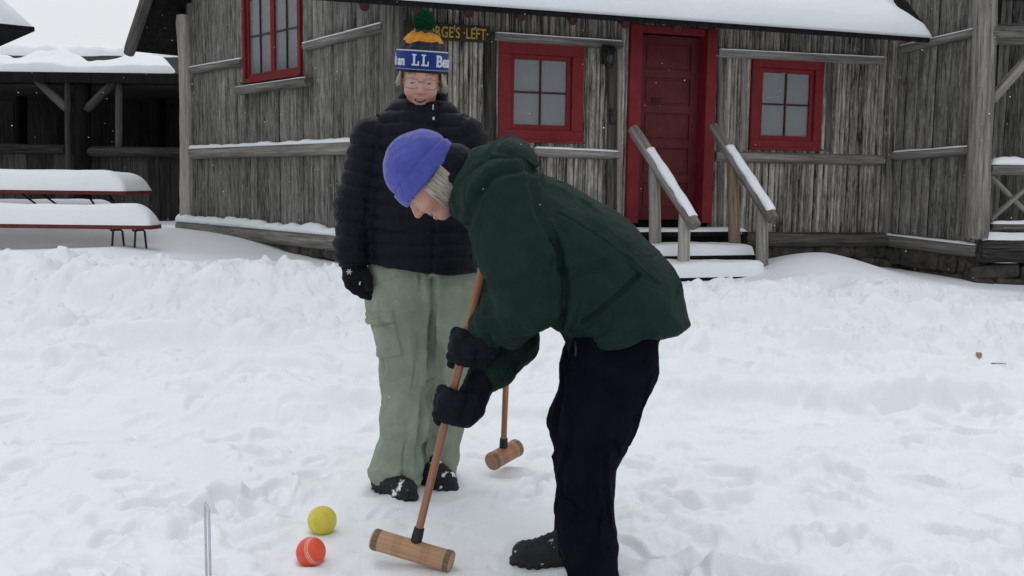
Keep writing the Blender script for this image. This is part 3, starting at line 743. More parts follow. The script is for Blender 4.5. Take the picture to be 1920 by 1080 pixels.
pvl(68, 148, 128, 206, .075, 'dim_log', 'brace', 15.95); pvl(213, 154, 162, 206, .07, 'dim_log', 'brace', 15.95)
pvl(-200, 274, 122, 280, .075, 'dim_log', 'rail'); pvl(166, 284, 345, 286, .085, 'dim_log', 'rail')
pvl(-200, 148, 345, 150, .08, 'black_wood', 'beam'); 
bm_ = MB(); rs = random.Random(2); x = -12.6
while x < -4.6:
    wd = rs.uniform(.16, .28); zt1 = P(200, 284, YF).z-.05
    bm_.box((x+wd/2, 16.08+rs.uniform(-.006, .006), (zt1)/2), (wd-.008, .03, zt1), rs.random()); x += wd
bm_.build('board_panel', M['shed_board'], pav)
bw_ = MB(); x = -13.
while x < -4.0:
    wd = rs.uniform(.2, .35); bw_.box((x+wd/2, 19.6+rs.uniform(-.01, .01), 1.6), (wd-.01, .05, 3.4), rs.random()); x += wd
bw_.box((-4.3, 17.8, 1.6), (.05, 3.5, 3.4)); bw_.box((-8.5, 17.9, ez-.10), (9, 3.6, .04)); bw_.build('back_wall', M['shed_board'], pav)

hut = empty('snowy_hut', (-7.5, 12, 0)); tag(hut, "hut at far left edge showing only its eave corner under domed snow", "hut")
hz = P(65, 57, 11.5).z; hc = P(65, 57, 11.5); da = Vector((-.64, .77, 0)).normalized(); db = Vector((-.77, -.64, 0))
hroof = roof_slab('roof', hc+Vector((0, 0, .04)), db, da, Vector((0, 0, 1)), 3, 3, .05, M['black_wood'], hut)
s2 = sheet_snow('snow_cover', hc+Vector((0, 0, .042)), db, da, Vector((0, 0, 1)), 3, 3, .5, .55, .3, .5, .3, hroof, 41, .05, .14, None, .7)
hf = Facet((hc+da*.45+db*3).to_2d(), (hc+da*.45+db*.45).to_2d()); mb = MB()
mb.box((hf.L/2, .05, hz/2), (hf.L, .08, hz)); mb.build('wall', M['dim_log'], hut, hf.mw)
hf2 = Facet((hc+da*.48+db*.45).to_2d(), (hc+da*2.6+db*.45).to_2d()); mb = MB()
mb.box((hf2.L/2, .06, hz/2), (hf2.L, .08, hz)); mb.build('wall', M['dim_log'], hut, hf2.mw)
# ================================================================== implicit surfaces -> mesh
A3 = lambda v: np.array(v, np.float32)
def smin(k, ds):
    r = ds[0]
    for d in ds[1:]:
        h = np.maximum(k-np.abs(r-d), 0)/k; r = np.minimum(r, d)-h*h*k*.25
    return r
def smax(k, a, b): return -smin(k, [-a, -b])
def seg(Pn, a, b, ra, rb=None, ax=None, s=1.0, sb=None):
    """tapered capsule; across the axis ax it is s times as thick"""
    a = A3(a); b = A3(b); rb = ra if rb is None else rb
    ab = b-a; L2 = max(float(ab@ab), 1e-9); v = Pn-a; t = np.clip(v@ab/L2, 0, 1); d = v-t[:, None]*ab
    if ax is not None:
        ax = A3(ax); c = d@ax; ss = s if sb is None else (s+(sb-s)*t)
        d = d-(c*(1-1/ss))[:, None]*ax
    return np.sqrt((d*d).sum(1))-(ra+(rb-ra)*t)
def chain(Pn, nodes, k=.02, ax=None):
    """nodes: (point, radius[, stretch across ax])"""
    return smin(k, [seg(Pn, n0[0], n1_[0], n0[1], n1_[1], ax, n0[2] if len(n0) > 2 else 1, n1_[2] if len(n1_) > 2 else 1) for n0, n1_ in zip(nodes[:-1], nodes[1:])])
def ell(Pn, c, r, R=None):
    q = Pn-A3(c)
    if R is not None: q = q@R
    r = A3(r); k0 = np.sqrt(((q/r)**2).sum(1)); k1 = np.sqrt(((q/(r*r))**2).sum(1)); return k0*(k0-1)/np.maximum(k1, 1e-6)
def half(Pn, p, n): return (Pn-A3(p))@A3(Vector(n).normalized())      # negative on the kept side
def sdf_mesh(fn, lo, hi, h):
    lo = A3(lo); hi = A3(hi); B = 8
    nb = np.ceil((hi-lo)/(h*B)).astype(int)+1; n = nb*B
    cs = [lo[i]+(np.arange(nb[i])*B+(B-1)/2)*h for i in range(3)]
    C = np.stack(np.meshgrid(*cs, indexing='ij'), -1).reshape(-1, 3).astype(np.float32)
    d = fn(C); act = np.abs(d) < h*B*.87*2.1
    F = np.repeat(np.repeat(np.repeat(d.reshape(nb), B, 0), B, 1), B, 2).astype(np.float32)
    off = np.stack(np.meshgrid(*[(np.arange(B)-(B-1)/2)*h]*3, indexing='ij'), -1).reshape(-1, 3).astype(np.float32)
    ids = np.nonzero(act)[0]; F6 = F.reshape(nb[0], B, nb[1], B, nb[2], B)
    for s in range(0, len(ids), 1500):
        ii = ids[s:s+1500]; pts = (C[ii][:, None, :]+off[None]).reshape(-1, 3); v = fn(pts).reshape(-1, B, B, B)
        a, b, c = np.unravel_index(ii, nb); F6[a, :, b, :, c, :] = v
    F = F6.reshape(n); S = F < 0
    cnt = sum(S[i:n[0]-1+i, j:n[1]-1+j, k:n[2]-1+k].astype(np.int8) for i in (0, 1) for j in (0, 1) for k in (0, 1))
    cell = np.argwhere((cnt > 0) & (cnt < 8)); idx = -np.ones(n-1, np.int32); idx[tuple(cell.T)] = np.arange(len(cell))
    acc = np.zeros((len(cell), 3), np.float32); num = np.zeros(len(cell), np.float32)
    cor = [(i, j, k) for i in (0, 1) for j in (0, 1) for k in (0, 1)]
    val = {c: F[tuple((cell+np.array(c)).T)] for c in cor}
    for c in cor:
        for ax in range(3):
            if c[ax]: continue
            c2 = tuple(c[i]+(i == ax) for i in range(3)); a, b = val[c], val[c2]; mk = (a < 0) != (b < 0)
            t = np.where(mk, a/np.where(mk, a-b, 1), 0); p = np.zeros_like(acc)
            for i in range(3): p[:, i] = c[i]
            p[:, ax] += t; acc += p*mk[:, None]; num += mk
    V = lo+(cell+acc/num[:, None])*h
    quads = []
    for ax in range(3):
        s0 = [slice(1, n[i]-1) for i in range(3)]; s1 = list(s0); s0[ax] = slice(0, n[ax]-1); s1[ax] = slice(1, n[ax])
        a = S[tuple(s0)]; b = S[tuple(s1)]; e = np.argwhere(a != b); o = np.array([1, 1, 1]); o[ax] = 0; e = e+o
        u = np.zeros(3, int); w_ = np.zeros(3, int); u[(ax+1) % 3] = 1; w_[(ax+2) % 3] = 1
        q = np.stack([idx[tuple((e-u-w_).T)], idx[tuple((e-w_).T)], idx[tuple(e.T)], idx[tuple((e-u).T)]], 1)
        ins_ = S[tuple(e.T)]; q[~ins_] = q[~ins_][:, ::-1]; quads.append(q)
    Fq = np.concatenate(quads); Fq = Fq[(Fq >= 0).all(1)]
    return V.astype(np.float32), Fq
def vnormals(V, F):
    n = np.cross(V[F[:, 2]]-V[F[:, 0]], V[F[:, 3]]-V[F[:, 1]]); N = np.zeros_like(V)
    for k in range(4):
        for c in range(3): N[:, c] += np.bincount(F[:, k], n[:, c], len(V))
    return N/np.maximum(np.linalg.norm(N, axis=1, keepdims=True), 1e-9)
def relax(V, F, it=2, lam=.5):
    e = np.concatenate([F[:, [0, 1]], F[:, [1, 2]], F[:, [2, 3]], F[:, [3, 0]]]); e = np.concatenate([e, e[:, ::-1]])
    c = np.bincount(e[:, 0], minlength=len(V))
    for _ in range(it):
        s = np.stack([np.bincount(e[:, 0], V[e[:, 1], i], len(V)) for i in range(3)], 1); V = V+lam*(s/np.maximum(c, 1)[:, None]-V)
    return V.astype(np.float32)
def sdf_obj(name, fn, lo, hi, h, mats, parent=None, mw=None, disp=None, it=1, matsel=None):
    V, F = sdf_mesh(fn, lo, hi, h); V = relax(V, F, it)
    if disp is not None:
        N = vnormals(V, F); V = (V+N*disp(V, N)[:, None]).astype(np.float32)
    me = np_mesh(name, V, F); o = link(name, me, mats, parent, mw)
    if matsel is not None:
        c = V[F].mean(1); me.polygons.foreach_set("material_index", matsel(c).astype(np.int32)); me.update()
    return o
def groove(V, pts, w_, d, ymax=None):
    """a sewn or folded crease along a polyline (X,Z of world points), on the side nearer than ymax"""
    r = np.zeros(len(V), np.float32); best = np.full(len(V), 9., np.float32)
    for a, b in zip(pts[:-1], pts[1:]):
        a = np.array([a.x, a.z]); b = np.array([b.x, b.z]); ab = b-a; q = V[:, [0, 2]]-a
        t = np.clip(q@ab/(ab@ab), 0, 1); best = np.minimum(best, np.linalg.norm(q-t[:, None]*ab, axis=1))
    r = -d*np.exp(-(best/w_)**2)+d*.5*np.exp(-((best-2.0*w_)/w_)**2)
    if ymax is not None: r = r*(V[:, 1] < ymax)
    return r
def folds(V, direction, freq=9, amp=.004, seed=0, stretch=.3, sharp=True):
    """cloth folds running along 'direction'"""
    D = A3(Vector(direction).normalized()); c = V@D
    q = (V-c[:, None]*D)*freq+(c*freq*stretch)[:, None]*D+seed*13.7
    q = q+.5*np.stack([vn(q*.7+3), vn(q*.7+33), vn(q*.7+63)], 1)
    n = vn(q); return amp*((1-2.2*np.abs(n)) if sharp else n)
def creases(V, direction, freq=9, amp=.004, seed=0, stretch=.3, width=.07, cover=.0):
    """narrow pinched creases, broken into pieces"""
    D = A3(Vector(direction).normalized()); c = V@D
    q = (V-c[:, None]*D)*freq+(c*freq*stretch)[:, None]*D+seed*13.7
    q = q+.55*np.stack([vn(q*.7+3), vn(q*.7+33), vn(q*.7+63)], 1)
    n = np.abs(vn(q)); m_ = sstep(cover-.15, cover+.35, vn(V*7+seed*5.1))
    return amp*m_*(.45*np.exp(-((n-2.2*width)/width)**2)-np.exp(-(n/width)**2))
# ================================================================== shared person pieces
M['skin'] = None
def skin_mat(name, col, flush):
    t = NT(name); co = t.coord(); f = t.noise(co, 11, 4, .6); g = t.noise(co, 130, 3, .6)
    t.base(t.ramp(f, [(.35, col), (.68, flush)])); t.set(Roughness=.55); t.b.inputs['Specular IOR Level'].default_value = .35
    t.b.inputs['Subsurface Weight'].default_value = .15; t.b.inputs['Subsurface Radius'].default_value = (.012, .005, .003); t.b.inputs['Subsurface Scale'].default_value = .5
    t.bump(g, .12, .002); return t.m
M['skin'] = skin_mat('winter_skin', (.47, .28, .215), (.50, .235, .19))
M['lip'] = plain_mat('lip', (.37, .175, .15), .45, .15, 60, 0); M['mouth'] = plain_mat('mouth_inside', (.05, .015, .015), .6, .1, 60, 0)
M['tooth'] = plain_mat('tooth', (.36, .31, .26), .35, .05, 60, 0); M['eyewhite'] = plain_mat('eye_white', (.30, .26, .24), .3, .05, 60, 0)  # eye white darkened in colour, standing in for shade in the sockets
M['iris'] = plain_mat('iris', (.03, .028, .03), .2, .2, 90, 0); M['brow'] = plain_mat('eyebrow', (.22, .17, .13), .8, .3, 200, .2)
M['hair'] = hair_mat('grey_blond_hair', (.26, .235, .195), (.60, .56, .48))
HEADMATS = lambda: [M['skin'], M['lip'], M['mouth'], M['tooth'], M['eyewhite'], M['iris'], M['brow']]
def axes(f, upv):
    f = Vector(f).normalized(); y = -f; z = (Vector(upv)-y*Vector(upv).dot(y)).normalized(); x = y.cross(z)
    return Matrix((x, y, z)).transposed()
def head_sdf(Q, smile=1.0, ears=True):
    far = np.linalg.norm(Q, axis=1); d = (far-.10).astype(np.float32); k = np.nonzero(far < .21)[0]
    if len(k): d[k] = head_core(Q[k], smile, ears)
    return d
def head_core(Q, smile, ears):
    d = smin(.035, [ell(Q, (0, .012, .03), (.073, .094, .088)), ell(Q, (0, -.028, -.026), (.058, .064, .080))])
    d = smin(.02, [d, ell(Q, (0, -.060, -.085), (.027, .023, .019)), ell(Q, (.036, -.064, -.034), (.024, .024, .022)), ell(Q, (-.036, -.064, -.034), (.024, .024, .022))])
    d = smin(.012, [d, seg(Q, (-.034, -.080, .021), (.034, -.080, .021), .009)])
    for s in (-1, 1):
        d = smax(.012, d, -(np.linalg.norm(Q-A3((s*.032, -.099, .002)), axis=1)-.0155))
        d = smin(.004, [d, np.linalg.norm(Q-A3((s*.031, -.0745, .002)), axis=1)-.0128])
        d = smin(.005, [d, seg(Q, (s*.018, -.0865, .0085), (s*.046, -.0785, .007), .0042)])      # upper lid
        d = smin(.006, [d, seg(Q, (s*.018, -.084, -.009), (s*.045, -.077, -.010), .0034)])      # lower lid
        if ears: d = smin(.010, [d, ell(Q, (s*.077, .014, -.004), (.009, .019, .031), axes((s*.25, -1, 0), (0, 0, 1)))])
    d = smin(.009, [d, seg(Q, (0, -.087, .014), (0, -.107, -.026), .0075, .0115)])
    d = smin(.006, [d, seg(Q, (-.011, -.097, -.031), (.011, -.097, -.031), .0075)])
    cy = -.0885; Q0 = Q; Q = Q.copy(); Q[:, 2] -= 10*Q[:, 0]**2
    d = smin(.006, [d, seg(Q, (-.020, cy+.004, -.0565), (.020, cy+.004, -.0565), .0052), seg(Q, (-.016, cy+.003, -.0745), (.016, cy+.003, -.0745), .0062)])
    for s in (-1, 1):   # smile creases
        d = smax(.006, d, -seg(Q0, (s*.021, -.096, -.036), (s*.032, -.083, -.062), .0022))
    d = smax(.004, d, -ell(Q, (0, cy-.008, -.0655), (.0195, .016, .0034*smile)))
    d = np.minimum(d, ell(Q, (0, cy+.010, -.0632), (.015, .010, .0030)))
    return d
def head_sel(Q, c):
    r = np.zeros(len(Q))
    Q0 = Q; Q = Q.copy(); Q[:, 2] -= 10*Q[:, 0]**2
    r[((Q[:, 0]/.024)**2+((Q[:, 2]+.0655)/.0125)**2 < 1) & (Q[:, 1] < -.07)] = 1
    m_ = ((Q[:, 0]/.0215)**2+((Q[:, 2]+.065)/.0052)**2 < 1) & (Q[:, 1] < -.06); r[m_] = 2
    r[m_ & (Q[:, 2] > -.066) & (np.abs(Q[:, 0]) < .014)] = 3
    Q = Q0
    for s in (-1, 1):
        ey = np.linalg.norm(Q-A3((s*.031, -.0745, .002)), axis=1) < .0136
        r[ey & (np.abs(Q[:, 2]+.0015) < .0032)] = 4
        r[ey & (np.linalg.norm(Q[:, [0, 2]]-A3((s*.031, -.0012)), axis=1) < .0058) & (np.abs(Q[:, 2]+.0015) < .0036)] = 5
        bx_ = Q[:, 0]*s; r[(bx_ > .016) & (bx_ < .05) & (np.abs(Q[:, 2]-.0265-.004*np.sin((bx_-.016)/.034*PI)) < .0036) & (Q[:, 1] < -.06)] = 6
    return r
def strands(name, roots, mats, parent, r=.0015, mw=None):
    mb = MB()
    for pts in roots: mb.tube(pts, [r, r, r*.9, r*.4][:len(pts)] if len(pts) <= 4 else r, 4, random.random())
    return mb.build(name, mats, parent, mw, True)
def glove_on_shaft(name, c, a, u, v, wrist, hw, mat, parent, sgn=1, puff=1.0, thumb=-1):
    """hand closed round a shaft: c point on shaft, a unit along it, u from shaft to palm, v towards camera side"""
    c, a, u, v = map(Vector, (c, a, u, v)); rs_ = .016
    nodes = []
    for i, off in enumerate((-.034, -.0115, .011, .033)):
        ln = (.8, 1, 1.02, .9)[i]; ch = []
        for ang, rad, r in ((5, .052, .0165), (62, .0415, .0155), (125*ln, .034, .0145), (190*ln, .031, .013), (238*ln, .029, .0115)):
            t = R_(ang); ch.append((c+a*(off*1.02*(1+.06*(ang < 30)))+u*math.cos(t)*rad+v*math.sin(t)*rad, r*puff))
        nodes.append(ch)
    palm = [(c+u*.052+v*.004-a*.028, .024), (c+u*.052+v*.004+a*.028, .024)]
    th = [(c+u*.045-v*.018+a*thumb*.030, .0175*puff), (c+u*.008-v*.034+a*thumb*.050, .0155*puff), (c-u*.018-v*.022+a*thumb*.062, .0135*puff)]
    w_ = Vector(wrist); pc = c+u*.060
    def f(Q):
        d = smin(.012, [seg(Q, palm[0][0], palm[1][0], .027*puff, .027*puff)]+[seg(Q, pc, w_, .036*puff, hw, tuple(a), 1.15, 1.0)])
        fs = [chain(Q, n_, .006) for n_ in nodes]+[chain(Q, th, .008)]
        for q in fs: d = smin(.0075, [d, q])
        return np.maximum(d, -seg(Q, c-a*.2, c+a*.2, rs_-.003))
    lo = np.minimum(np.array(c), np.array(w_))-.11; hi = np.maximum(np.array(c), np.array(w_))+.11
    def dsp(V, N): return .0022*fbm(V*42, 3)+folds(V, a, 38, .0016, 4, .35)
    return sdf_obj(name, f, lo, hi, .0032, mat, parent, disp=dsp)

# ================================================================== standing person
D1 = 3.50; K1 = D1/FPX
def S(px, py, dy=0.): return P(px, py, D1+dy)
YA = (0, 1, 0)
hc1 = S(790, 148, .045); HR1 = axes((.07, -math.cos(R_(15)), -math.sin(R_(15))), (.05, 0, 1)); HN1 = np.array(HR1, np.float32); HC1 = A3(hc1)
def st_body(Q):
    L = (Q-HC1)@HN1; L[:, 0] *= 1.05
    d = smin(.03, [head_sdf(L), seg(Q, S(791, 178, .07), S(794, 235, .06), .045)])
    d = smin(.05, [d, chain(Q, [(S(795, 285, .05), .115, .6), (S(795, 340, .04), .135, .65), (S(797, 440, .04), .14, .7), (S(797, 500, .05), .13, .75)], .05, YA)])
    for ch in ([(S(712, 258, .03), .045), (S(668, 388, 0), .042), (S(662, 488, -.04), .030), (S(670, 522, -.045), .027)], [(S(868, 258, .05), .045), (S(915, 388, .07), .042), (S(948, 505, .03), .030), (S(953, 530, .05), .027)],
               [(S(755, 520, .05), .075), (S(757, 720, .04), .058), (S(742, 890, .03), .042)], [(S(845, 520, .07), .075), (S(835, 720, .13), .058), (S(814, 880, .15), .042)]):
        d = smin(.03, [d, chain(Q, ch, .03)])
    return d
b1 = sdf_obj('person', st_body, S(600, 960)-Vector((0, .3, .1)), S(1000, 60)+Vector((.05, .4, .05)), .0032, HEADMATS(), matsel=lambda c: head_sel(((c-HC1)@HN1)*A3((1.05, 1, 1)), c), it=1)
tag(b1, "person standing facing us in black quilted jacket, green cargo trousers and striped pompom hat", "person")
# --- jacket
armL = [(S(699, 257, .02), .078), (S(669, 388, -.01), .075), (S(661, 470, -.05), .064), (S(663, 500, -.055), .050)]
armR = [(S(872, 256, .04), .078), (S(912, 388, .06), .072), (S(945, 500, .05), .052)]
z_hem = S(800, 512).z
def st_torso(Q):
    d = chain(Q, [(S(791, 290, .04), .172, .66), (S(795, 330, .03), .197, .70), (S(795, 420, .02), .208, .76), (S(797, 500, .03), .212, .80), (S(797, 580, .03), .212, .8)], .06, YA)
    d = smin(.07, [d, seg(Q, S(742, 240, .045), S(838, 240, .05), .074, .074)])
    hem = z_hem+.012*np.sin((Q[:, 0]-S(690, 0).x)*7)-.010*((Q[:, 0]-S(800, 0).x)/.2)+.025*(((Q[:, 0]-S(815, 0).x)/.2)**2)
    return smax(.012, d, hem-Q[:, 2])
def st_collar(Q):
    a, b = S(793, 225, .06), S(791, 165, .045)
    o_ = seg(Q, a, b, .112, .090, YA, .95); o_ = smax(.012, o_, half(Q, S(791, 187, .045), (0, -.62, 1)))
    i_ = seg(Q, S(793, 220, .05), S(790, 120, .03), .056, .066, YA, 1.0)
    return smax(.012, o_, -i_)
def arm_sdf(Q, arm): return chain(Q, arm, .03)
def st_jacket(Q):
    d = smin(.035, [st_torso(Q), st_collar(Q)])
    aL = smax(.01, arm_sdf(Q, armL), half(Q, armL[-1][0], armL[-1][0]-armL[-2][0])); aR = smax(.01, arm_sdf(Q, armR), half(Q, armR[-1][0], armR[-1][0]-armR[-2][0]))
    return smin(.022, [d, aL, aR])
def arclen(V, arm):
    best = np.full(len(V), 9., np.float32); s = np.zeros(len(V), np.float32); acc = 0
    for (a, *_), (b, *_) in zip(arm[:-1], arm[1:]):
        a = A3(a); b = A3(b); ab = b-a; L = np.linalg.norm(ab); t = np.clip((V-a)@ab/L**2, 0, 1); d = np.linalg.norm(V-a-t[:, None]*ab, axis=1)
        k = d < best; best[k] = d[k]; s[k] = acc+t[k]*L; acc += L
    return s
def st_disp(V, N):
    dt = np.minimum(st_torso(V), st_collar(V)); dL = arm_sdf(V, armL); dR = arm_sdf(V, armR)
    wob = .011*vn(V*5)+.003*vn(V*15)
    sT = V[:, 2]+.03*np.abs(V[:, 0]-S(795, 0).x)*0+wob; sL = arclen(V, armL)+wob; sR = arclen(V, armR)+wob
    s = np.where((dL < dt) & (dL < dR), sL, np.where(dR < dt, sR, sT))
    per = .047; ph = np.abs(np.sin(PI*s/per)); q = .0110*(np.sqrt(ph)-.75)
    z = .0025*fbm(V*14, 3)+.0026*vn(V*np.array([60, 60, 14]))*(1.1-ph)
    zip_ = -.006*np.exp(-((V[:, 0]-S(820, 0).x-.004*np.sin(V[:, 2]*14))/.006)**2)*(V[:, 1] < D1)*(dL > .02)*(dR > .02)
    return q+z+zip_
def puffer_mat():
    t = NT('black_quilted_nylon'); co = t.coord(); f = t.noise(co, 26, 5, .6)
    t.base(t.ramp(f, [(.3, (.0030, .0035, .0070)), (.7, (.0062, .0072, .0125))])); t.set(Roughness=.55); t.b.inputs['Specular IOR Level'].default_value = .13
    wrinkle_bump(t, f, .3, 24, .008); return t.m
M['puffer'] = puffer_mat()
j1 = sdf_obj('jacket', st_jacket, S(600, 610)-Vector((0, .3, 0)), S(1010, 150)+Vector((.05, .35, .03)), .0042, M['puffer'], b1, disp=st_disp, it=1)
zp = MB(); zx = 818
for y in range(186, 232, 4):
    p = S(zx-(y-186)*.02, y, -.115+.0007*(232-y)); 
zpp = [S(812, 196, -.060), S(812, 206, -.068)]
zp.tube(zpp[:2], .0018, 6); zp.build('zip', M['wire'], j1, None, True); zp = MB(); zp.box(S(813, 222, -.105), (.006, .004, .010)); zp.build('zip_pull', M['wire'], j1)
# --- trousers
legL = [(S(750, 500, .03), .118, .95), (S(751, 560, .03), .116, .95), (S(765, 690, .02), .083, 1), (S(759, 790, .015), .081, 1), (S(745, 875, .02), .083, 1.02), (S(743, 950, .02), .083, 1.02)]
legR = [(S(845, 500, .05), .116, .95), (S(850, 560, .06), .106, .95), (S(842, 690, .09), .082, 1), (S(826, 790, .12), .076, 1), (S(812, 870, .14), .076, 1.0), (S(810, 950, .14), .077, 1)]
def st_trs(Q):
    l = chain(Q, legL, .05, YA); r = chain(Q, legR, .05, YA)
    l = smax(.008, l, S(0, 903).z-.012*np.sin((Q[:, 0])*22+2)-Q[:, 2]); r = smax(.008, r, S(0, 900, .14).z-Q[:, 2])
    d = smin(.03, [l, r, ell(Q, S(797, 515, .05), (.185, .145, .15))]); return d
kx = S(752, 0).x
def st_tdisp(V, N):
    z = V[:, 2]; k = np.exp(-((z-S(0, 710).z)/.07)**2)+.9*np.exp(-((z-S(0, 880).z)/.055)**2)+.25
    d = folds(V, (0.05, 0, 1), 10, .0085, 3, .3)+folds(V, (.85, .1, .5), 12, .010, 8, .3)*k+.003*fbm(V*25, 3)+creases(V, (.1, 0, 1), 11, .006, 51, .2)+creases(V, (1, .1, .35), 12, .007, 53, .22, .07, .1)*np.clip(k, 0, 1)-.003*np.exp(-((z-S(0, 885).z)/.003)**2)
    # cargo pocket and its flap stand proud on the outer thigh
    u = (V[:, 0]-S(724, 0).x)*math.cos(.2)+(z-S(0, 613).z)*math.sin(.2); v_ = -(V[:, 0]-S(724, 0).x)*math.sin(.2)+(z-S(0, 613).z)*math.cos(.2)
    fr = (V[:, 1] < D1+.04) & (V[:, 0] < S(800, 0).x)
    def rect(hx, h0, h1, e=.004): return sstep(0, e, np.minimum(np.minimum(hx-u, u+hx), np.minimum(h1-v_, v_-h0)))
    d += fr*(.010*rect(.052, -.088, .07, .005)+.012*rect(.057, .045, .087, .005)*(1+.6*vn(V*30))-.004*np.exp(-((v_-.040)/.004)**2)*(np.abs(u) < .052))+groove(V, [S(816, 520), S(814, 600), S(803, 710), S(790, 800), S(783, 890)], .011, .016, D1+.06)
    # centre front and inseam
    return d
def trouser_mat():
    t = NT('sage_green_cotton'); co = t.coord(); f = t.noise(co, 16, 6, .65); w_ = t.noise(co, 500, 2, .5); big = t.noise(co, 4, 3, .6)
    c = t.ramp(f, [(.3, (.215, .258, .198)), (.7, (.29, .335, .262))]); c = t.mix(.25, c, t.ramp(big, [(.35, (.185, .225, .165)), (.65, (.32, .365, .29))]))
    t.base(c); t.set(Roughness=.9); t.b.inputs['Specular IOR Level'].default_value = .15; wrinkle_bump(t, t.math('ADD', f, w_), .3, 13); return t.m
M['sage'] = trouser_mat()
trs1 = sdf_obj('trousers', st_trs, S(650, 960)-Vector((0, .3, 0)), S(930, 470)+Vector((.05, .35, .03)), .0036, M['sage'], b1, disp=st_tdisp, it=1)
# --- boots
def boot_mat(name, base, amt=.56):
    t = NT(name); co = t.coord(); f = t.noise(co, 17, 5, .6); g = t.noise(co, 70, 4, .6)
    nrm = t.n('ShaderNodeNewGeometry'); sp = t.n('ShaderNodeSeparateXYZ'); t.l(nrm.outputs['Normal'], sp.inputs[0])
    k = t.math('ADD', f, t.math('MULTIPLY', sp.outputs['Z'], .05)); kk = t.ramp(k, [(amt, (0, 0, 0)), (amt+.035, (1, 1, 1))])
    t.base(t.mix(kk, tuple(base), (.8, .82, .85))); t.set(Roughness=.75); t.bump(t.math('ADD', g, t.math('MULTIPLY', kk, 1.2)), .5, .004); return t.m
M['boot_far'] = boot_mat('dark_hiking_boot', (.009, .009, .0105), .66)
M['boot'] = boot_mat('snowy_black_boot', (.008, .008, .009), .62)
def boot(toe, heel, ankle_top, parent, mat, scale=1.0, sink=0.0):
    toe = Vector(toe); heel = Vector(heel); toe.z = heel.z = -sink; d = (toe-heel).normalized(); sd = Vector((-d.y, d.x, 0)); Z = Vector((0, 0, 1)); s = scale
    def f(Q):
        up_ = chain(Q, [(heel+Z*.060*s, .038*s), (heel.lerp(toe, .45)+Z*.062*s, .040*s), (toe-d*.012*s+Z*.048*s, .036*s)], .02)
        up_ = smin(.03, [up_, seg(Q, heel+d*.012+Z*.06*s, Vector(ankle_top), .045*s, .047*s), seg(Q, heel+Z*.03, heel.lerp(toe, .9)+Z*.03, .028)])
        up_ = smin(.01, [up_, seg(Q, heel.lerp(toe, .2)+Z*.125*s, heel.lerp(toe, .58)+Z*.088*s, .016*s)])
        sole = chain(Q, [(heel+Z*.02, .041*s), (heel.lerp(toe, .4)+Z*.02, .037*s), (heel.lerp(toe, .78)+Z*.02, .044*s), (toe+Z*.022, .036*s)], .02)
        sole = smax(.004, smax(.004, sole, Q[:, 2]+sink-.030*s), .004-sink-Q[:, 2])
        return smin(.004, [up_, sole])
    def dsp(V, N):
        q = (V-A3(heel)); t_ = q@A3(d); lug = (V[:, 2]+sink < .020*s)*.003*np.sign(np.sin(t_*240))
        lace = ((V[:, 2] > .075*s) & (V[:, 2] < .14*s))*.0022*np.maximum(0, np.sin(t_*330+q@A3(sd)*90))*(np.abs(q@A3(sd)) < .028)
        return lug+lace+.0012*fbm(V*60, 2)
    lo = np.minimum(np.array(toe), np.array(heel))-.07; hi = np.maximum(np.array(toe), np.array(heel))+.07; lo[2] = -.02-sink; hi[2] = Vector(ankle_top).z+.02
    return sdf_obj('boot', f, lo, hi, .0032, mat, parent, disp=dsp)
boot(on_z(768, 925, .03), on_z(716, 908, .03), S(735, 880, .02), b1, M['boot'], .93); boot(on_z(843, 906, .03), on_z(803, 897, .03), S(812, 865, .14), b1, M['boot'], .93)
# --- gloves
M['glove'] = cloth_mat('black_knit_glove', (.005, .0055, .007), .3, .85, 60, 500, .05, .25)
gw = S(661, 486, -.05); e_ = Vector((.90, .38, -.12)).normalized()
def glove_rest(Q):
    pc = S(668, 516, -.055); d = seg(Q, gw, pc, .038, .040, tuple(e_), 1.22)
    d = smin(.012, [d, seg(Q, S(661, 478, -.05), S(662, 492, -.052), .044, .038)])
    for i, (o_, ln) in enumerate(((-.036, .82), (-.012, 1.0), (.012, 1.06), (.035, .96))):
        k0 = Vector(pc)+e_*o_+Vector((0, 0, -.014)); k1 = k0+Vector((.012, -.010, -.030*ln)); k2 = k1+Vector((.020, .012, -.026*ln)); k3 = k2+Vector((.020, .022, -.010*ln))
        d = smin(.007, [d, chain(Q, [(k0, .0165), (k1, .0152), (k2, .0142), (k3, .0125)], .006)])
    t0 = Vector(pc)+e_*.032+Vector((0, -.02, .02)); d = smin(.01, [d, chain(Q, [(t0, .017), (t0+Vector((.016, -.014, -.028)), .0155), (t0+Vector((.020, -.012, -.056)), .0135)], .008)])
    return d
gl = sdf_obj('glove', glove_rest, np.array(S(630, 590))-A3((0, .22, 0)), np.array(S(720, 465))+A3((.03, .12, .02)), .0032, M['glove'], b1, disp=lambda V, N: .0015*fbm(V*50, 3))
def on_surface(o, px, py):
    cs = np.zeros(len(o.data.vertices)*3, np.float32); o.data.vertices.foreach_get('co', cs); cs = cs.reshape(-1, 3)
    q = cs-np.array(CAMP); z = q@np.array(fwd); d = np.hypot(960+FPX*(q@np.array(rt))/z-px, 540-FPX*(q@np.array(up))/z-py)
    k = np.nonzero(d < 4)[0]; k = k if len(k) else np.array([d.argmin()]); return Vector(cs[k[cs[k, 1].argmin()]])
M['white_print'] = plain_mat('white_glove_print', (.62, .64, .66), .7, .1, 60, 0)
gp = MB(); pc_ = on_surface(gl, 652, 511)+Vector((0, -.001, 0))
for a_ in (0, 60, 120):
    t = R_(a_); d_ = Vector((math.cos(t), 0, math.sin(t)))*.011; gp.tube([pc_-d_, pc_+d_], .0016, 5)
gp.build('snowflake_print', M['white_print'], gl)
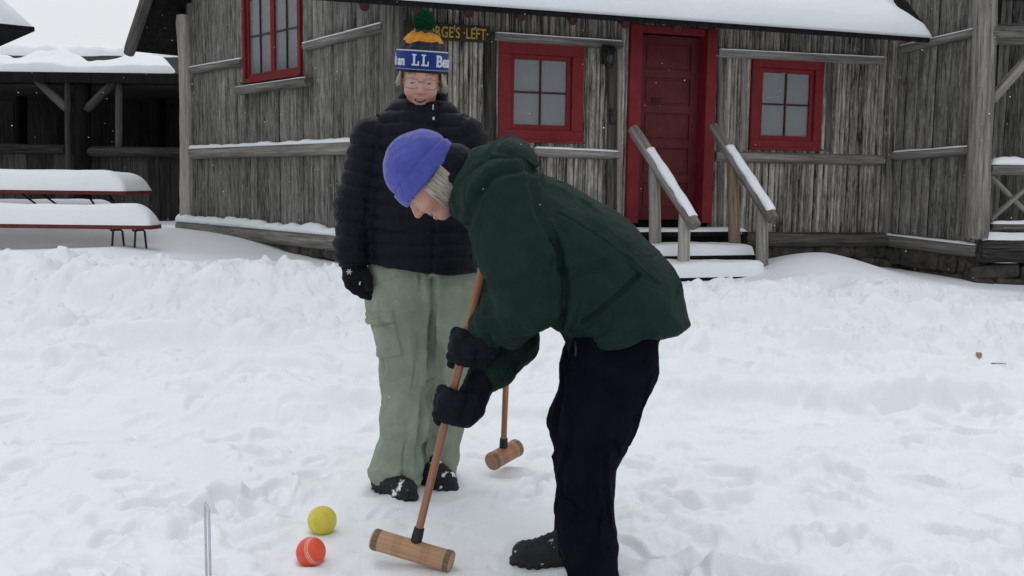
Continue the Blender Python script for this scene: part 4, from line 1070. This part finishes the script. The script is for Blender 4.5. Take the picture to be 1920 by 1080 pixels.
gp = MB(); pc_ = on_surface(gl, 676, 534)+Vector((0, -.001, 0)); gp.tube([pc_-Vector((0, 0, .007)), pc_+Vector((.002, 0, .006))], .0028, 6); gp.build('snow_speck', M['white_print'], gl)
# --- second mallet held by the standing person: shaft geometry first, the glove closes on it
mb_base = P(943, 836, 3.74); mb_top = P(957, 500, 3.60); ma = (mb_top-mb_base).normalized()
gc = mb_base.lerp(mb_top, .90); uu_ = (Vector((-1, .2, 0))-ma*Vector((-1, .2, 0)).dot(ma)).normalized(); vv_ = ma.cross(uu_)
if vv_.y > 0: vv_ = -vv_
glove_on_shaft('glove', gc, ma, uu_, vv_, S(946, 500, .05), .042, M['glove'], b1)
# --- hat
hatR = axes((.05, -math.cos(R_(7)), -math.sin(R_(7))), (.045, 0, 1)); hmw = hatR.to_4x4() @ Matrix.Diagonal((.955, .97, 1, 1)); hmw.translation = hc1
def hat_mat():
    t = NT('striped_knit_hat'); co = t.coord(); sp = t.n('ShaderNodeSeparateXYZ'); t.l(co, sp.inputs[0])
    nz = t.noise(co, 15, 2, .5); th = t.math('ARCTAN2', sp.outputs['X'], sp.outputs['Y'])
    wv = t.math('MULTIPLY', t.math('SINE', t.math('MULTIPLY', th, 5.)), .0028); up_ = t.math('GREATER_THAN', sp.outputs['Z'], .1005)
    z = t.math('ADD', sp.outputs['Z'], t.math('MULTIPLY', t.math('ADD', wv, t.math('MULTIPLY', t.math('SUBTRACT', nz, .5), .034)), up_))
    z = t.math('MAXIMUM', z, t.math('MULTIPLY', up_, .1008)); f = t.math('MULTIPLY', z, 5.0)
    navy = (.012, .035, .17); wh = (.5, .53, .62)
    c = t.ramp(f, [(0, (.016, .014, .016)), (.032*5, (.20, .24, .42)), (.0345*5, navy), (.096*5, (.45, .48, .58)), (.100*5, (.018, .02, .022)), (.108*5, (.01, .04, .02)), (.116*5, (.022, .012, .045)), (.129*5, (.52, .23, .012)), (.152*5, (.40, .165, .01)), (.165*5, (.012, .012, .03)), (.172*5, (.008, .06, .025))], 'CONSTANT')
    rib = t.math('SINE', t.math('MULTIPLY', th, 75.)); kn = t.noise(co, 260, 2, .5)
    t.base(c); t.set(Roughness=.95); t.b.inputs['Specular IOR Level'].default_value = .1; t.b.inputs['Sheen Weight'].default_value = .15
    t.bump(t.math('ADD', rib, kn), .35, .003); return t.m
M['hat1'] = hat_mat()
def hat_sdf(Q):
    d = smin(.03, [ell(Q, (0, .014, .055), (.093, .106, .093)), seg(Q, (0, .016, .08), (0, .018, .096), .084, .076)])
    cuff = np.maximum(np.abs(Q[:, 2]-.061)-.0395, ell(Q, (0, .012, .06), (.0985, .1135, .165)))
    d = smin(.006, [d, cuff]); d = smax(.006, d, .020-Q[:, 2]); return smax(.006, d, -ell(Q, (0, .012, .02), (.082, .096, .11)))
def hat_d(V, N):
    th = np.arctan2(V[:, 0], V[:, 1]); k = sstep(.10, .11, V[:, 2]); o_ = sstep(.13, .145, V[:, 2])*(1-sstep(.17, .18, V[:, 2]))
    return .0012*np.sin(th*75)*.4+k*.0035*np.sin(th*9+V[:, 2]*60)+.006*o_*(np.abs(np.sin(th*4.5+V[:, 2]*45)))+.0015*fbm(V*30, 2)
hat1 = sdf_obj('hat', hat_sdf, (-.13, -.13, 0), (.13, .15, .22), .0032, M['hat1'], b1, hmw, disp=hat_d)
# lettering round the cuff
def bend(co_):
    out = []
    for x, y, z in co_:
        t = x/.105; nrm_ = Vector((math.sin(t)/.0985, -math.cos(t)/.1135, 0)).normalized(); p = Vector((math.sin(t)*.0985, -math.cos(t)*.1135+.012, y))
        q = abs(y-.06)/.165; p.x *= math.sqrt(1-q*q); p.y = (p.y-.012)*math.sqrt(1-q*q)+.012; out.append(p+nrm_*(z+.0008))
    return out
M['letters'] = plain_mat('pale_knit_letters', (.50, .54, .64), .95, .12, 90, .2)
lt = MB()
def lbox(x0, x1, y0, y1):
    n = max(1, int((x1-x0)/.005)); vs = []; fs = []
    for i in range(n+1):
        x = x0+(x1-x0)*i/n
        vs += [(x, y0, -.003), (x, y1, -.003), (x, y1, .003), (x, y0, .003)]
    for i in range(n):
        for k in range(4): fs.append((i*4+k, i*4+(k+1) % 4, (i+1)*4+(k+1) % 4, (i+1)*4+k))
    fs += [(3, 2, 1, 0), tuple(n*4+k for k in range(4))]; lt.add(bend(vs), fs)
b0_, t0_ = .0465, .0860
for x in (-.034, .003):
    lbox(x+.004, x+.0115, b0_, t0_); lbox(x-.001, x+.0165, t0_-.005, t0_); lbox(x-.001, x+.0275, b0_, b0_+.0055); lbox(x+.0225, x+.0275, b0_+.0055, b0_+.016)
for x0_, word, size in ((-.110, 'an', .046), (.064, 'Bean', .056), (-.178, 'Be', .056)):
    me = text_mesh(word, size, .003, offset=.0015); cs = np.zeros(len(me.vertices)*3, np.float32); me.vertices.foreach_get('co', cs); cs = cs.reshape(-1, 3)
    cs[:, 0] += x0_-cs[:, 0].min(); cs[:, 1] += b0_
    lt.add(bend(cs.tolist()), [list(p.vertices) for p in me.polygons]); bpy.data.meshes.remove(me)
lt.build('lettering', M['letters'], hat1, hmw)
# pompom
M['pom'] = plain_mat('green_yarn', (.008, .062, .030), .95, .45, 90, .1, spec=.1)
pm = MB(); rs = random.Random(3); pcn = Vector((.0, .02, .203)); 
bmh = bmesh.new(); bmesh.ops.create_icosphere(bmh, subdivisions=3, radius=.033); bmh.verts.index_update()
pm.add([v.co+pcn for v in bmh.verts], [[v.index for v in f.verts] for f in bmh.faces]); bmh.free()
for k in range(1500):
    d = Vector((rs.gauss(0, 1), rs.gauss(0, 1), rs.gauss(0, 1))).normalized(); L = rs.uniform(.037, .044); d2 = (d+Vector((rs.gauss(0, .12), rs.gauss(0, .12), rs.gauss(0, .12)))).normalized()
    pm.tube([pcn+d*.026, pcn+d2*L], [.0021, .0014], 4, rs.random())
pm.build('pompom', M['pom'], hat1, hmw)
# hair and glasses
mw1 = HR1.to_4x4() @ Matrix.Diagonal((.955, 1, 1, 1)); mw1.translation = hc1; hr = []; rs = random.Random(6)
for s in (-1, 1):
    for k in range(150):
        a_ = rs.uniform(-.05, .045); z0_ = rs.uniform(.015, .035); p0 = Vector((s*(.074+rs.uniform(0, .006)), a_, z0_)); fl_ = rs.uniform(.3, 1)*(1.35 if s > 0 else .8)
        p1 = p0+Vector((s*.007*fl_, rs.uniform(-.006, .006), -.022)); p2 = p1+Vector((s*.007*fl_, rs.uniform(-.01, .01), -.018*fl_)); p3 = p2+Vector((s*rs.uniform(-.006, .012), rs.uniform(-.01, .01), -.014*fl_))
        hr.append([p0, p1, p2, p3])
    strands('hair', hr, M['hair'], b1, .0011, mw1); hr = []
gm = MB()
M['frame'] = plain_mat('thin_metal_spectacle_frame', (.16, .13, .11), .35, .2, 60, 0, metal=.4)
for s in (-1, 1):
    cx_ = s*.0335; pts = []
    for k in range(25):
        t = 2*PI*k/24; cc, ss = math.cos(t), math.sin(t); pts.append(Vector((cx_+.0255*math.copysign(abs(cc)**.6, cc), -.103+abs(.0255*cc*.15), -.002+.0165*math.copysign(abs(ss)**.65, ss))))
    gm.tube(pts, .0011, 6, cap=False)
    gm.tube([(s*.059, -.099, .006), (s*.074, -.06, .008), (s*.080, .0, .008)], .0012, 6)
gm.tube([(-.009, -.104, .004), (0, -.106, .007), (.009, -.104, .004)], .0011, 6)
gls = gm.build('spectacles', M['frame'], b1, mw1, True)
tl = NT('spectacle_lens'); tl.base((.8, .82, .85)); tl.set(Roughness=.05, Alpha=.10); M['lens'] = tl.m
for s in (-1, 1):
    lm = MB(); vs = [(s*.0335, -.1042, -.002)]
    for k in range(24):
        t = 2*PI*k/24; cc, ss = math.cos(t), math.sin(t); vs.append((s*.0335+.0252*math.copysign(abs(cc)**.6, cc), -.1030, -.002+.0162*math.copysign(abs(ss)**.65, ss)))
    lm.add(vs, [(0, 1+k, 1+(k+1) % 24) for k in range(24)]); lm.build('lens', M['lens'], gls, mw1, True)

# ================================================================== bending person
D2 = 2.83; K2 = D2/FPX
def Bp(px, py, dy=0.): return P(px, py, D2+dy)
def R2(px): return px*K2
fW = Vector((-.55, -.06, -.835)); cW = Vector((-.835, 0, .55)); hc2 = Bp(808, 336); HR2 = axes(fW, cW); HN2 = np.array(HR2, np.float32); HC2 = A3(hc2)
legN = [(Bp(1160, 590, -.07), R2(82), .95), (Bp(1148, 690, -.10), R2(74), 1.05), (Bp(1122, 785, -.14), R2(61), 1.05), (Bp(1102, 870, -.18), R2(47), 1.1), (Bp(1096, 950, -.21), R2(43), 1.1), (Bp(1103, 1020, -.24), R2(42), 1.1), (Bp(1112, 1120, -.28), R2(41), 1.1)]
legF = [(Bp(1160, 590, .07), R2(80), .95), (Bp(1120, 695, .09), R2(66), 1.1), (Bp(1088, 785, .09), R2(56), 1.1), (Bp(1089, 870, .09), R2(44), 1.1), (Bp(1088, 950, .085), R2(40), 1.1), (Bp(1086, 1005, .08), R2(41), 1.1), (Bp(1088, 1040, .08), R2(40), 1.1)]
armN = [(Bp(938, 362, -.17), R2(60)), (Bp(966, 465, -.20), R2(66)), (Bp(985, 556, -.185), R2(60)), (Bp(950, 594, -.12), R2(44)), (Bp(914, 617, -.055), R2(35))]
armF = [(Bp(930, 400, .17), R2(62)), (Bp(955, 540, .17), R2(58)), (Bp(962, 640, .10), R2(46)), (Bp(925, 688, .04), R2(38)), (Bp(905, 704, .02), R2(34))]
def bd_body(Q):
    d = smin(.03, [head_sdf((Q-HC2)@HN2, .6, False), seg(Q, Bp(838, 330), Bp(905, 360), .055)])
    d = smin(.05, [d, chain(Q, [(Bp(955, 390), .10, 1.2), (Bp(1065, 470), .10, 1.2), (Bp(1155, 555), .11, 1.2)], .05, YA)])
    for ch in (armN, armF): d = smin(.03, [d, chain(Q, [(n_[0], n_[1]*.55) for n_ in ch], .02)])
    for ch in (legN, legF): d = smin(.03, [d, chain(Q, [(n_[0], n_[1]*.72) for n_ in ch], .02)])
    return d
b2 = sdf_obj('person', bd_body, np.array(Bp(700, 1130))-A3((.05, .42, .05)), np.array(Bp(1330, 220))+A3((.05, .42, .05)), .0032, HEADMATS(), matsel=lambda c: head_sel((c-HC2)@HN2, c), it=1)
tag(b2, "person bending over a mallet in dark green hooded jacket, black trousers and blue fleece beanie", "person")
# --- trousers
def bd_trs(Q):
    n_ = smax(.006, chain(Q, legN, .05, YA), .03-Q[:, 2]); f_ = smax(.006, chain(Q, legF, .05, YA), Bp(0, 1018, .09).z-Q[:, 2])
    return smin(.03, [n_, f_, ell(Q, Bp(1165, 575), (R2(85), .18, R2(90)))])
def bd_td(V, N):
    z = V[:, 2]; k = np.exp(-((z-Bp(0, 830).z)/.08)**2)+np.exp(-((z-Bp(0, 1010).z)/.09)**2)+.25
    return folds(V, (.2, 0, 1), 10, .005, 21, .4)+folds(V, (.8, .1, -.5), 12, .006, 5, .3)*k+.002*fbm(V*25, 3)+creases(V, (.2, 0, 1), 10, .007, 61, .2)+creases(V, (.9, .1, -.4), 11, .008, 63, .22)*np.clip(k, 0, 1)
M['black_cloth'] = cloth_mat('black_blue_trouser_cloth', (.0038, .0046, .0092), .25, .9, 18, 480, .0, .2, .06)
sdf_obj('trousers', bd_trs, np.array(Bp(1000, 1130))-A3((.05, .40, .05)), np.array(Bp(1300, 480))+A3((.05, .40, .05)), .0045, M['black_cloth'], b2, disp=bd_td, it=2)
# --- green jacket
h0_, h1_, h2_ = Bp(1062, 670, -.2), Bp(1232, 633, -.2), Bp(1291, 614, 0); hn = (h1_-h0_).cross(h2_-h0_).normalized(); hn = hn if hn.z < 0 else -hn
def bd_torso(Q):
    d = chain(Q, [(Bp(962, 394), R2(83), 1.45), (Bp(1045, 449), R2(90), 1.5), (Bp(1110, 493), R2(92), 1.5), (Bp(1172, 563), R2(93), 1.55), (Bp(1180, 648), R2(103), 1.5), (Bp(1184, 730), R2(112), 1.45)], .06, YA)
    d = smin(.045, [d, seg(Q, Bp(1222, 545), Bp(1268, 650), R2(20), R2(27), YA, 4.5)])
    d = smin(.05, [d, seg(Q, Bp(1015, 520, -.03), Bp(1075, 572, -.03), R2(48), R2(52), YA, 2.4)])
    d = smin(.05, [d, seg(Q, Bp(935, 372, -.13), Bp(935, 385, .13), R2(70), R2(70))])
    return smax(.008, d, half(Q, h0_, hn)+.006*np.sin(Q[:, 0]*40))
def bd_hood(Q):
    nodes = [(Bp(985, 300), R2(24), 3.2), (Bp(955, 292), R2(31), 3.3), (Bp(915, 310), R2(36), 3.0), (Bp(886, 345), R2(36), 2.6), (Bp(868, 380), R2(29), 2.6), (Bp(884, 404), R2(22), 2.6)]
    d = chain(Q, nodes, .03, YA)
    neck = seg(Q, Bp(845, 335), Bp(915, 372), R2(56), R2(60), YA, 1.1)
    return smax(.015, d, -neck)
def bd_arm(Q, arm, k=.03): return smax(.008, chain(Q, arm, k), half(Q, arm[-1][0], arm[-1][0]-arm[-2][0])-.01)
def bd_jacket(Q):
    d = smin(.02, [bd_torso(Q), bd_hood(Q)])
    return smin(.016, [d, bd_arm(Q, armN), bd_arm(Q, armF)])
def bd_jd(V, N):
    dA = np.minimum(bd_arm(V, armN), bd_arm(V, armF)); dT = bd_torso(V); dH = bd_hood(V)
    arm = sstep(.02, -.01, dA-dT)if False else (dA < np.minimum(dT, dH)).astype(np.float32)
    elb = np.exp(-(np.linalg.norm(V-A3(Bp(975, 590, -.2)), axis=1)/.11)**2)+np.exp(-(np.linalg.norm(V-A3(Bp(930, 615, -.12)), axis=1)/.08)**2)
    tor = 1-arm
    d = tor*(folds(V, (.45, 0, .8), 7.5, .0075, 2, .3)+folds(V, (.75, .2, -.6), 9, .005, 12, .3))
    d += arm*(folds(V, (.2, .1, 1), 9, .006, 6, .3)+folds(V, (1, .2, .28), 15, .011, 9, .25)*np.clip(elb, 0, 1.2))
    d += tor*(creases(V, (.45, 0, .8), 9, .0055, 31, .22)+creases(V, (1, .1, .35), 11, .004, 35, .22, .07, .15))+arm*(creases(V, (.35, .1, 1), 11, .006, 37, .22)+creases(V, (1, .2, .15), 13, .008, 41, .2, .08, -.1)*np.clip(.35+elb, 0, 1.2))
    d += (dH < .004)*creases(V, (.2, 1, .3), 12, .006, 43, .25)
    d += (dH < .004)*folds(V, (.2, 1, .3), 12, .005, 19, .4)
    d += .0022*fbm(V*24, 3)
    ym = D2-.02
    d += arm*groove(V, [Bp(905, 585, -.08), Bp(916, 612, -.08), Bp(930, 640, -.08)], .005, .005)
    d += tor*groove(V, [Bp(1030, 560), Bp(1062, 625), Bp(1070, 668)], .004, .004, ym)
    d += tor*groove(V, [Bp(1040, 395), Bp(1110, 440), Bp(1215, 520)], .0035, .003, ym)
    d += groove(V, [Bp(1004, 322), Bp(965, 320), Bp(925, 332), Bp(898, 368), Bp(884, 420)], .010, .013, ym)
    d += groove(V, [Bp(990, 335), Bp(1006, 400), Bp(1040, 460), Bp(1052, 525), Bp(1046, 590)], .010, .012, ym)
    d += tor*groove(V, [Bp(1085, 585), Bp(1130, 545), Bp(1178, 503)], .007, .009, ym)
    d += tor*groove(V, [Bp(1008, 300), Bp(1035, 330), Bp(1100, 385)], .006, .004, ym)
    d += tor*groove(V, [Bp(1012, 480), Bp(1060, 500), Bp(1120, 480)], .012, .006, ym)
    d += tor*groove(V, [h0_-hn*.022, h1_-hn*.022], .004, .0028, D2-.08)
    d += tor*groove(V, [Bp(1060, 560), Bp(1120, 600), Bp(1190, 610)], .014, .005, ym)
    return d
def shell_mat():
    t = NT('dark_green_shell_cloth'); co = t.coord(); f = t.noise(co, 12, 6, .65); w_ = t.noise(co, 620, 2, .5)
    t.base(t.ramp(f, [(.3, (.0068, .0200, .0158)), (.7, (.0115, .0300, .0238))])); t.set(Roughness=.7); t.b.inputs['Specular IOR Level'].default_value = .10
    wrinkle_bump(t, t.math('ADD', f, w_), .4, 11, .016); return t.m
M['green_shell'] = shell_mat()
j2 = sdf_obj('jacket', bd_jacket, np.array(Bp(800, 740))-A3((.05, .42, .02)), np.array(Bp(1330, 230))+A3((.05, .42, .02)), .0035, M['green_shell'], b2, disp=bd_jd, it=1)
# drawcord at the hem and a trouser pocket tab
dc = MB(); dc.tube([Bp(1078, 640, -.19), Bp(1080, 655, -.195), Bp(1079, 668, -.195)], .003, 6); dc.build('drawcord', M['iron'], j2, None, True)
tb = MB(); q = [Bp(1072, 668, -.12), Bp(1050, 685, -.13), Bp(1064, 712, -.12), Bp(1085, 700, -.12)]
tb.add([p-Vector((0, .006, 0)) for p in q]+[p+Vector((0, .02, 0)) for p in q], [(0, 1, 2, 3), (7, 6, 5, 4)]+[(k, 4+k, 4+(k+1) % 4, (k+1) % 4) for k in range(4)])
tb.build('pocket_flap', M['black_cloth'], b2)
# --- neck gaiter
M['navy_fleece'] = cloth_mat('navy_fleece', (.005, .0055, .013), .3, .95, 30, 300, .2, .3)
def gaiter(Q):
    o_ = chain(Q, [(Bp(848, 318), R2(48), .95), (Bp(858, 345), R2(54), 1.0), (Bp(905, 375), R2(62), 1.0)], .03, YA)
    return smax(.01, smax(.01, o_, -((Q-HC2)@HN2@A3((0, 1, 0))-.020)*1.0), -seg(Q, Bp(780, 370), Bp(828, 372), R2(30), R2(36)))
sdf_obj('neck_gaiter', gaiter, np.array(Bp(760, 470))-A3((0, .2, 0)), np.array(Bp(980, 250))+A3((0, .2, 0)), .004, M['navy_fleece'], b2, disp=lambda V, N: folds(V, (.5, 0, .8), 14, .003, 3)+.001*fbm(V*60, 2))
# --- beanie
M['blue_fleece'] = cloth_mat('blue_violet_fleece', (.078, .088, .36), .12, .95, 26, 260, .35, .25, .1)
mw2 = HR2.to_4x4(); mw2.translation = hc2
HRb = axes((-.665, -.06, -.75), (-.75, 0, .665)); mwb = HRb.to_4x4(); mwb.translation = hc2-cW.normalized()*.008+fW.normalized()*.002
def bn_sdf(Q):
    d = smin(.04, [ell(Q, (0, .006, .048), (.092, .112, .098)), ell(Q, (0, .012, .088), (.072, .086, .065))])
    cuff = np.maximum(np.abs(Q[:, 2]-.030+.10*Q[:, 1]*0)-.027, ell(Q, (0, .006, .04), (.0955, .1165, .14)))
    d = smin(.004, [d, cuff]); d = smax(.008, d, .003-Q[:, 2]+.0*Q[:, 1]); return smax(.006, d, -ell(Q, (0, .008, .01), (.080, .1, .1)))
sdf_obj('beanie', bn_sdf, (-.13, -.14, -.02), (.13, .15, .19), .0034, M['blue_fleece'], b2, mwb, disp=lambda V, N: .004*fbm(V*14, 3)+folds(V, (0, .4, 1), 10, .0025, 5)*sstep(.06, .09, V[:, 2])-.004*np.exp(-((V[:, 2]-.059)/.0035)**2))
M['hair2'] = hair_mat('silver_blond_hair', (.23, .205, .16), (.60, .56, .47))
for s in (1, -1):
    def hair_shell(Q): return smax(.006, ell(Q, (s*.066, .006, -.035), (.020, .043, .060)), Q[:, 2]+.005)
    h2 = sdf_obj('hair', hair_shell, (-.11, -.08, -.12), (.11, .09, .04), .003, M['hair2'], b2, mw2, disp=lambda V, N: .0026*vn(V*np.array([300, 300, 22])))
    hr = []; rs = random.Random(16)
    for k in range(200):
        y_ = rs.uniform(-.036, .046); p0 = Vector((s*(.082+rs.uniform(0, .007)), y_, rs.uniform(-.016, -.006))); q = (y_-.006)/.04; e_x = -.012*q*q
        p1 = p0+Vector((s*(.003+e_x*.5), -.003, -.030)); p2 = p1+Vector((s*(-.004+e_x*.4), rs.uniform(-.008, .0)-.004*q, -.030)); p3 = p2+Vector((s*-.010, rs.uniform(-.012, .002)-.008*q, -rs.uniform(.010, .030)))
        hr.append([p0, p1, p2, p3])
    strands('hair_strand', hr, M['hair2'], h2, .0011, mw2)
# --- boots
boot(on_z(975, 1042, .03), on_z(1078, 1046, .03), Bp(1090, 985, .09), b2, M['boot_far'], .9)
nf = Bp(1112, 1120, -.28); boot((nf.x-.13, nf.y-.06, 0), (nf.x+.02, nf.y+.01, 0), (nf.x, nf.y, .13), b2, M['boot'], 1.0, .055)

# ================================================================== mallets
def shaft_mat(name, a, b):
    t = NT(name); f = t.noise(t.coord(scale=(90, 90, 5)), 1, 5, .65); t.base(t.ramp(f, [(.3, a), (.7, b)])); t.set(Roughness=.5); t.bump(f, .15, .002); return t.m
M['shaft'] = shaft_mat('varnished_shaft', (.20, .085, .040), (.34, .165, .085)); M['mhead'] = shaft_mat('pale_mallet_wood', (.33, .18, .095), (.50, .30, .175))
M['mband'] = shaft_mat('worn_dark_band', (.07, .05, .035), (.22, .15, .09)); M['mhead2'] = shaft_mat('reddish_mallet_wood', (.27, .125, .065), (.42, .21, .12))
def lathe(mb, prof, n=28, mi=0, M4=None):
    vs = []; fs = []
    for r, z in prof:
        for k in range(n):
            t = 2*PI*k/n; v = Vector((r*math.cos(t), r*math.sin(t), z)); vs.append(M4 @ v if M4 else v)
    for i in range(len(prof)-1):
        for k in range(n): fs.append((i*n+k, i*n+(k+1) % n, (i+1)*n+(k+1) % n, (i+1)*n+k))
    fs.append(tuple(range(n-1, -1, -1))); fs.append(tuple((len(prof)-1)*n+k for k in range(n))); mb.add(vs, fs, .5, mi)
def frame_z(o, z, ref=(0, 0, 1)):
    z = Vector(z).normalized(); x = Vector(ref); x = (x-z*x.dot(z)).normalized(); y = z.cross(x)
    m_ = Matrix((x, y, z)).transposed().to_4x4(); m_.translation = o; return m_
def mallet(label, base, top, hl, hr_, rad, hmat, ground_e):
    e = empty('mallet', ground_e); tag(e, label, 'mallet', 'wooden croquet mallets')
    d = (top-base); L = d.length; sm = MB(); lathe(sm, [(.0125, -.02), (.0118, .10), (.0125, L*.5), (.0142, L*.8), (.015, L-.01), (.012, L)], 16)
    sh_ = smooth_by_angle(sm.build('shaft', M['shaft'], e, frame_z(base, d)), 40)
    fm_ = MB(); lathe(fm_, [(.0185, -.012), (.0165, .004), (.0172, .006), (.0158, .038), (.0138, .040)], 16); smooth_by_angle(fm_.build('ferrule', M['iron'], e, frame_z(base, d)), 30)
    H = (hr_-hl).length; b = .022; pr = [(rad*.9, 0), (rad*.985, .004), (rad*1.0, .006), (rad*1.0, b), (rad*.975, b+.002)]
    pr += [(rad*.985, b+.006)]
    for c0 in (.33, .68):
        for k in range(4):
            z = H*c0+(k-1.5)*.007; pr += [(rad*.985, z-.0018), (rad*.94, z), (rad*.985, z+.0018)]
    pr += [(rad*.985, H-b-.006), (rad*.975, H-b-.002), (rad, H-b), (rad, H-.006), (rad*.985, H-.004), (rad*.9, H)]
    hm = MB(); lathe(hm, pr, 28); hd_ = smooth_by_angle(hm.build('head', M[hmat], e, frame_z(hl, hr_-hl)), 25)
    for z0_ in (.005, H-b-.001):
        bmn = MB(); lathe(bmn, [(rad*1.001, z0_), (rad*1.02, z0_+.002), (rad*1.02, z0_+b-.006), (rad*1.001, z0_+b-.004)], 28); smooth_by_angle(bmn.build('end_band', M['mband'], hd_, frame_z(hl, hr_-hl)), 30)
    return e
hl, hr_ = P(699, 1010, 2.82), P(848, 1054, 2.765)
mallet("front mallet gripped by the bending person with its head beside the red ball", P(781, 1012, 2.793), P(907, 498, 2.79), hl, hr_, .0325, 'mhead', (hl+hr_)/2)
sa = (P(907, 498, 2.79)-P(781, 1012, 2.793)); sa_n = sa.normalized(); uB = (Vector((1, .10, 0))-sa_n*sa_n.x).normalized(); vB = sa_n.cross(uB)
if vB.y > 0: vB = -vB
M['nav_glove'] = cloth_mat('navy_quilted_glove', (.0055, .007, .0125), .3, .75, 40, 400, .0, .25, .15)
base_, top_ = P(781, 1012, 2.793), P(907, 498, 2.79)
def on_shaft(py): return base_.lerp(top_, (1012-py)/(1012-498))
glove_on_shaft('glove', on_shaft(645), sa_n, uB, vB, Bp(912, 622, -.05), .05, M['nav_glove'], b2, puff=1.22)
glove_on_shaft('glove', on_shaft(752), sa_n, uB, vB, Bp(903, 706, .02), .046, M['nav_glove'], b2, puff=1.26)
n2, f2 = P(920, 867, 3.70), P(966, 841, 3.80)
mallet("reddish mallet hanging beyond the bending person's sleeve with its head just above the snow", P(944, 838, 3.75), mb_top, n2, f2+(f2-n2)*.12, .036, 'mhead2', (n2+f2)/2)

# ================================================================== balls, wicket, litter, falling snow
def ball(label, c, r, mat, name='croquet_ball'):
    bm = bmesh.new(); bmesh.ops.create_uvsphere(bm, u_segments=48, v_segments=32, radius=r); me = bpy.data.meshes.new(name); bm.to_mesh(me); bm.free()
    o = link(name, me, mat, None, Matrix.Translation(c)); return tag(o, label, 'ball', 'croquet balls in the snow')
t = NT('yellow_ball_paint'); co = t.coord(); f = t.noise(co, 26, 5, .65); t.base(t.ramp(f, [(.35, (.60, .49, .035)), (.62, (.70, .60, .085))])); t.set(Roughness=.5); t.bump(f, .1, .003); M['yball'] = t.m
t = NT('red_ball_paint'); co = t.coord(); vd = t.n('ShaderNodeVectorMath', operation='DOT_PRODUCT'); vd.inputs[1].default_value = tuple(Vector((.80, -.42, .42)).normalized()); t.l(co, vd.inputs[0])
k = t.ramp(t.math('MULTIPLY', vd.outputs['Value'], 10.0), [(0, (0, 0, 0)), (.150, (1, 1, 1)), (.164, (0, 0, 0)), (.190, (1, 1, 1)), (.204, (0, 0, 0)), (.230, (1, 1, 1)), (.244, (0, 0, 0))], 'CONSTANT')
f = t.noise(co, 40, 5, .65); t.base(t.mix(t.math('MULTIPLY', k, .8), t.ramp(f, [(.3, (.70, .062, .026)), (.7, (.80, .10, .045))]), (.75, .62, .55))); t.set(Roughness=.5); M['rball'] = t.m
ball("yellow ball lying on the snow behind the red ball", on_z(604, 976, .0455), .0475, M['yball']); ball("red ball with three pale stripes in front of the yellow ball", on_z(583, 1035, .043), .0445, M['rball'])
wk = MB(); A_, B_ = P(384, 941, 2.60), P(391.5, 957, 2.525); q = Vector((0, 0, .02))
pts = [Vector((A_.x, A_.y, -.05)), A_-Vector((0, 0, .03)), A_-q*.35, A_+(B_-A_)*.10, A_.lerp(B_, .5)+q*.05, B_+(A_-B_)*.10, B_-q*.35, B_-Vector((0, 0, .03)), Vector((B_.x, B_.y, -.05))]
B_.z = A_.z
wk.tube(pts, .0037, 8); wko = wk.build('wicket', M['wire'], None, None, True); tag(wko, "thin grey wire hoop standing in the snow seen edge on", "wicket")
M['leaf'] = plain_mat('brown_leaf', (.30, .22, .15), .8, .3, 90, .2); M['twig'] = plain_mat('dark_twig', (.10, .075, .06), .85, .3, 90, .2)
def ground_pick(px, py):
    d = ray(px, py); Y = 2.
    for i in range(600):
        p = CAMP+d*(Y/d.y)
        if p.z < gz_at(p.x, p.y): return p
        Y += .012
    return p
g = ground_pick(1835, 670); lf = MB(); vs = []; 
for k in range(8):
    t = 2*PI*k/8; vs.append(g+Vector((.022*math.cos(t), .012*math.sin(t), .016+.020*math.sin(t*1.0)+.006*math.cos(2*t))))
lf.add([v+Vector((0, 0, .0015)) for v in vs]+vs, [tuple(range(8)), tuple(range(15, 7, -1))]+[(k, 8+k, 8+(k+1) % 8, (k+1) % 8) for k in range(8)])
tag(lf.build('dead_leaf', M['leaf']), "small curled brown leaf lying on the snow bank at right", "leaf")
g = ground_pick(1872, 684); tw_ = MB(); tw_.tube([g+Vector((-.045, 0, .008)), g+Vector((0, .005, .010)), g+Vector((.05, -.004, .006))], [.0035, .003, .002], 6)
tag(tw_.build('twig', M['twig'], None, None, True), "short dark twig half sunk in the snow near the leaf", "twig")
fl_ = MB(); rs = random.Random(77)
for k in range(620):
    Y = 1.6+rs.random()**.7*10; px_, py_ = rs.uniform(-200, 2120), rs.uniform(-150, 900); c = P(px_, py_, Y); r = rs.uniform(.0011, .0021)*(.5+.16*Y)
    v = [c+Vector((r*rs.uniform(.7, 1.3)*a, r*rs.uniform(.7, 1.3)*b, r*rs.uniform(.7, 1.3)*d)) for a, b, d in ((1, 0, 0), (-1, 0, 0), (0, 1, 0), (0, -1, 0), (0, 0, 1), (0, 0, -1))]
    if c.z < .3: continue
    fl_.add(v, [(0, 2, 4), (2, 1, 4), (1, 3, 4), (3, 0, 4), (2, 0, 5), (1, 2, 5), (3, 1, 5), (0, 3, 5)])
flo = fl_.build('falling_snow', M['snow']); tag(flo, "light falling snowflakes in the air", "snow", kind='stuff')
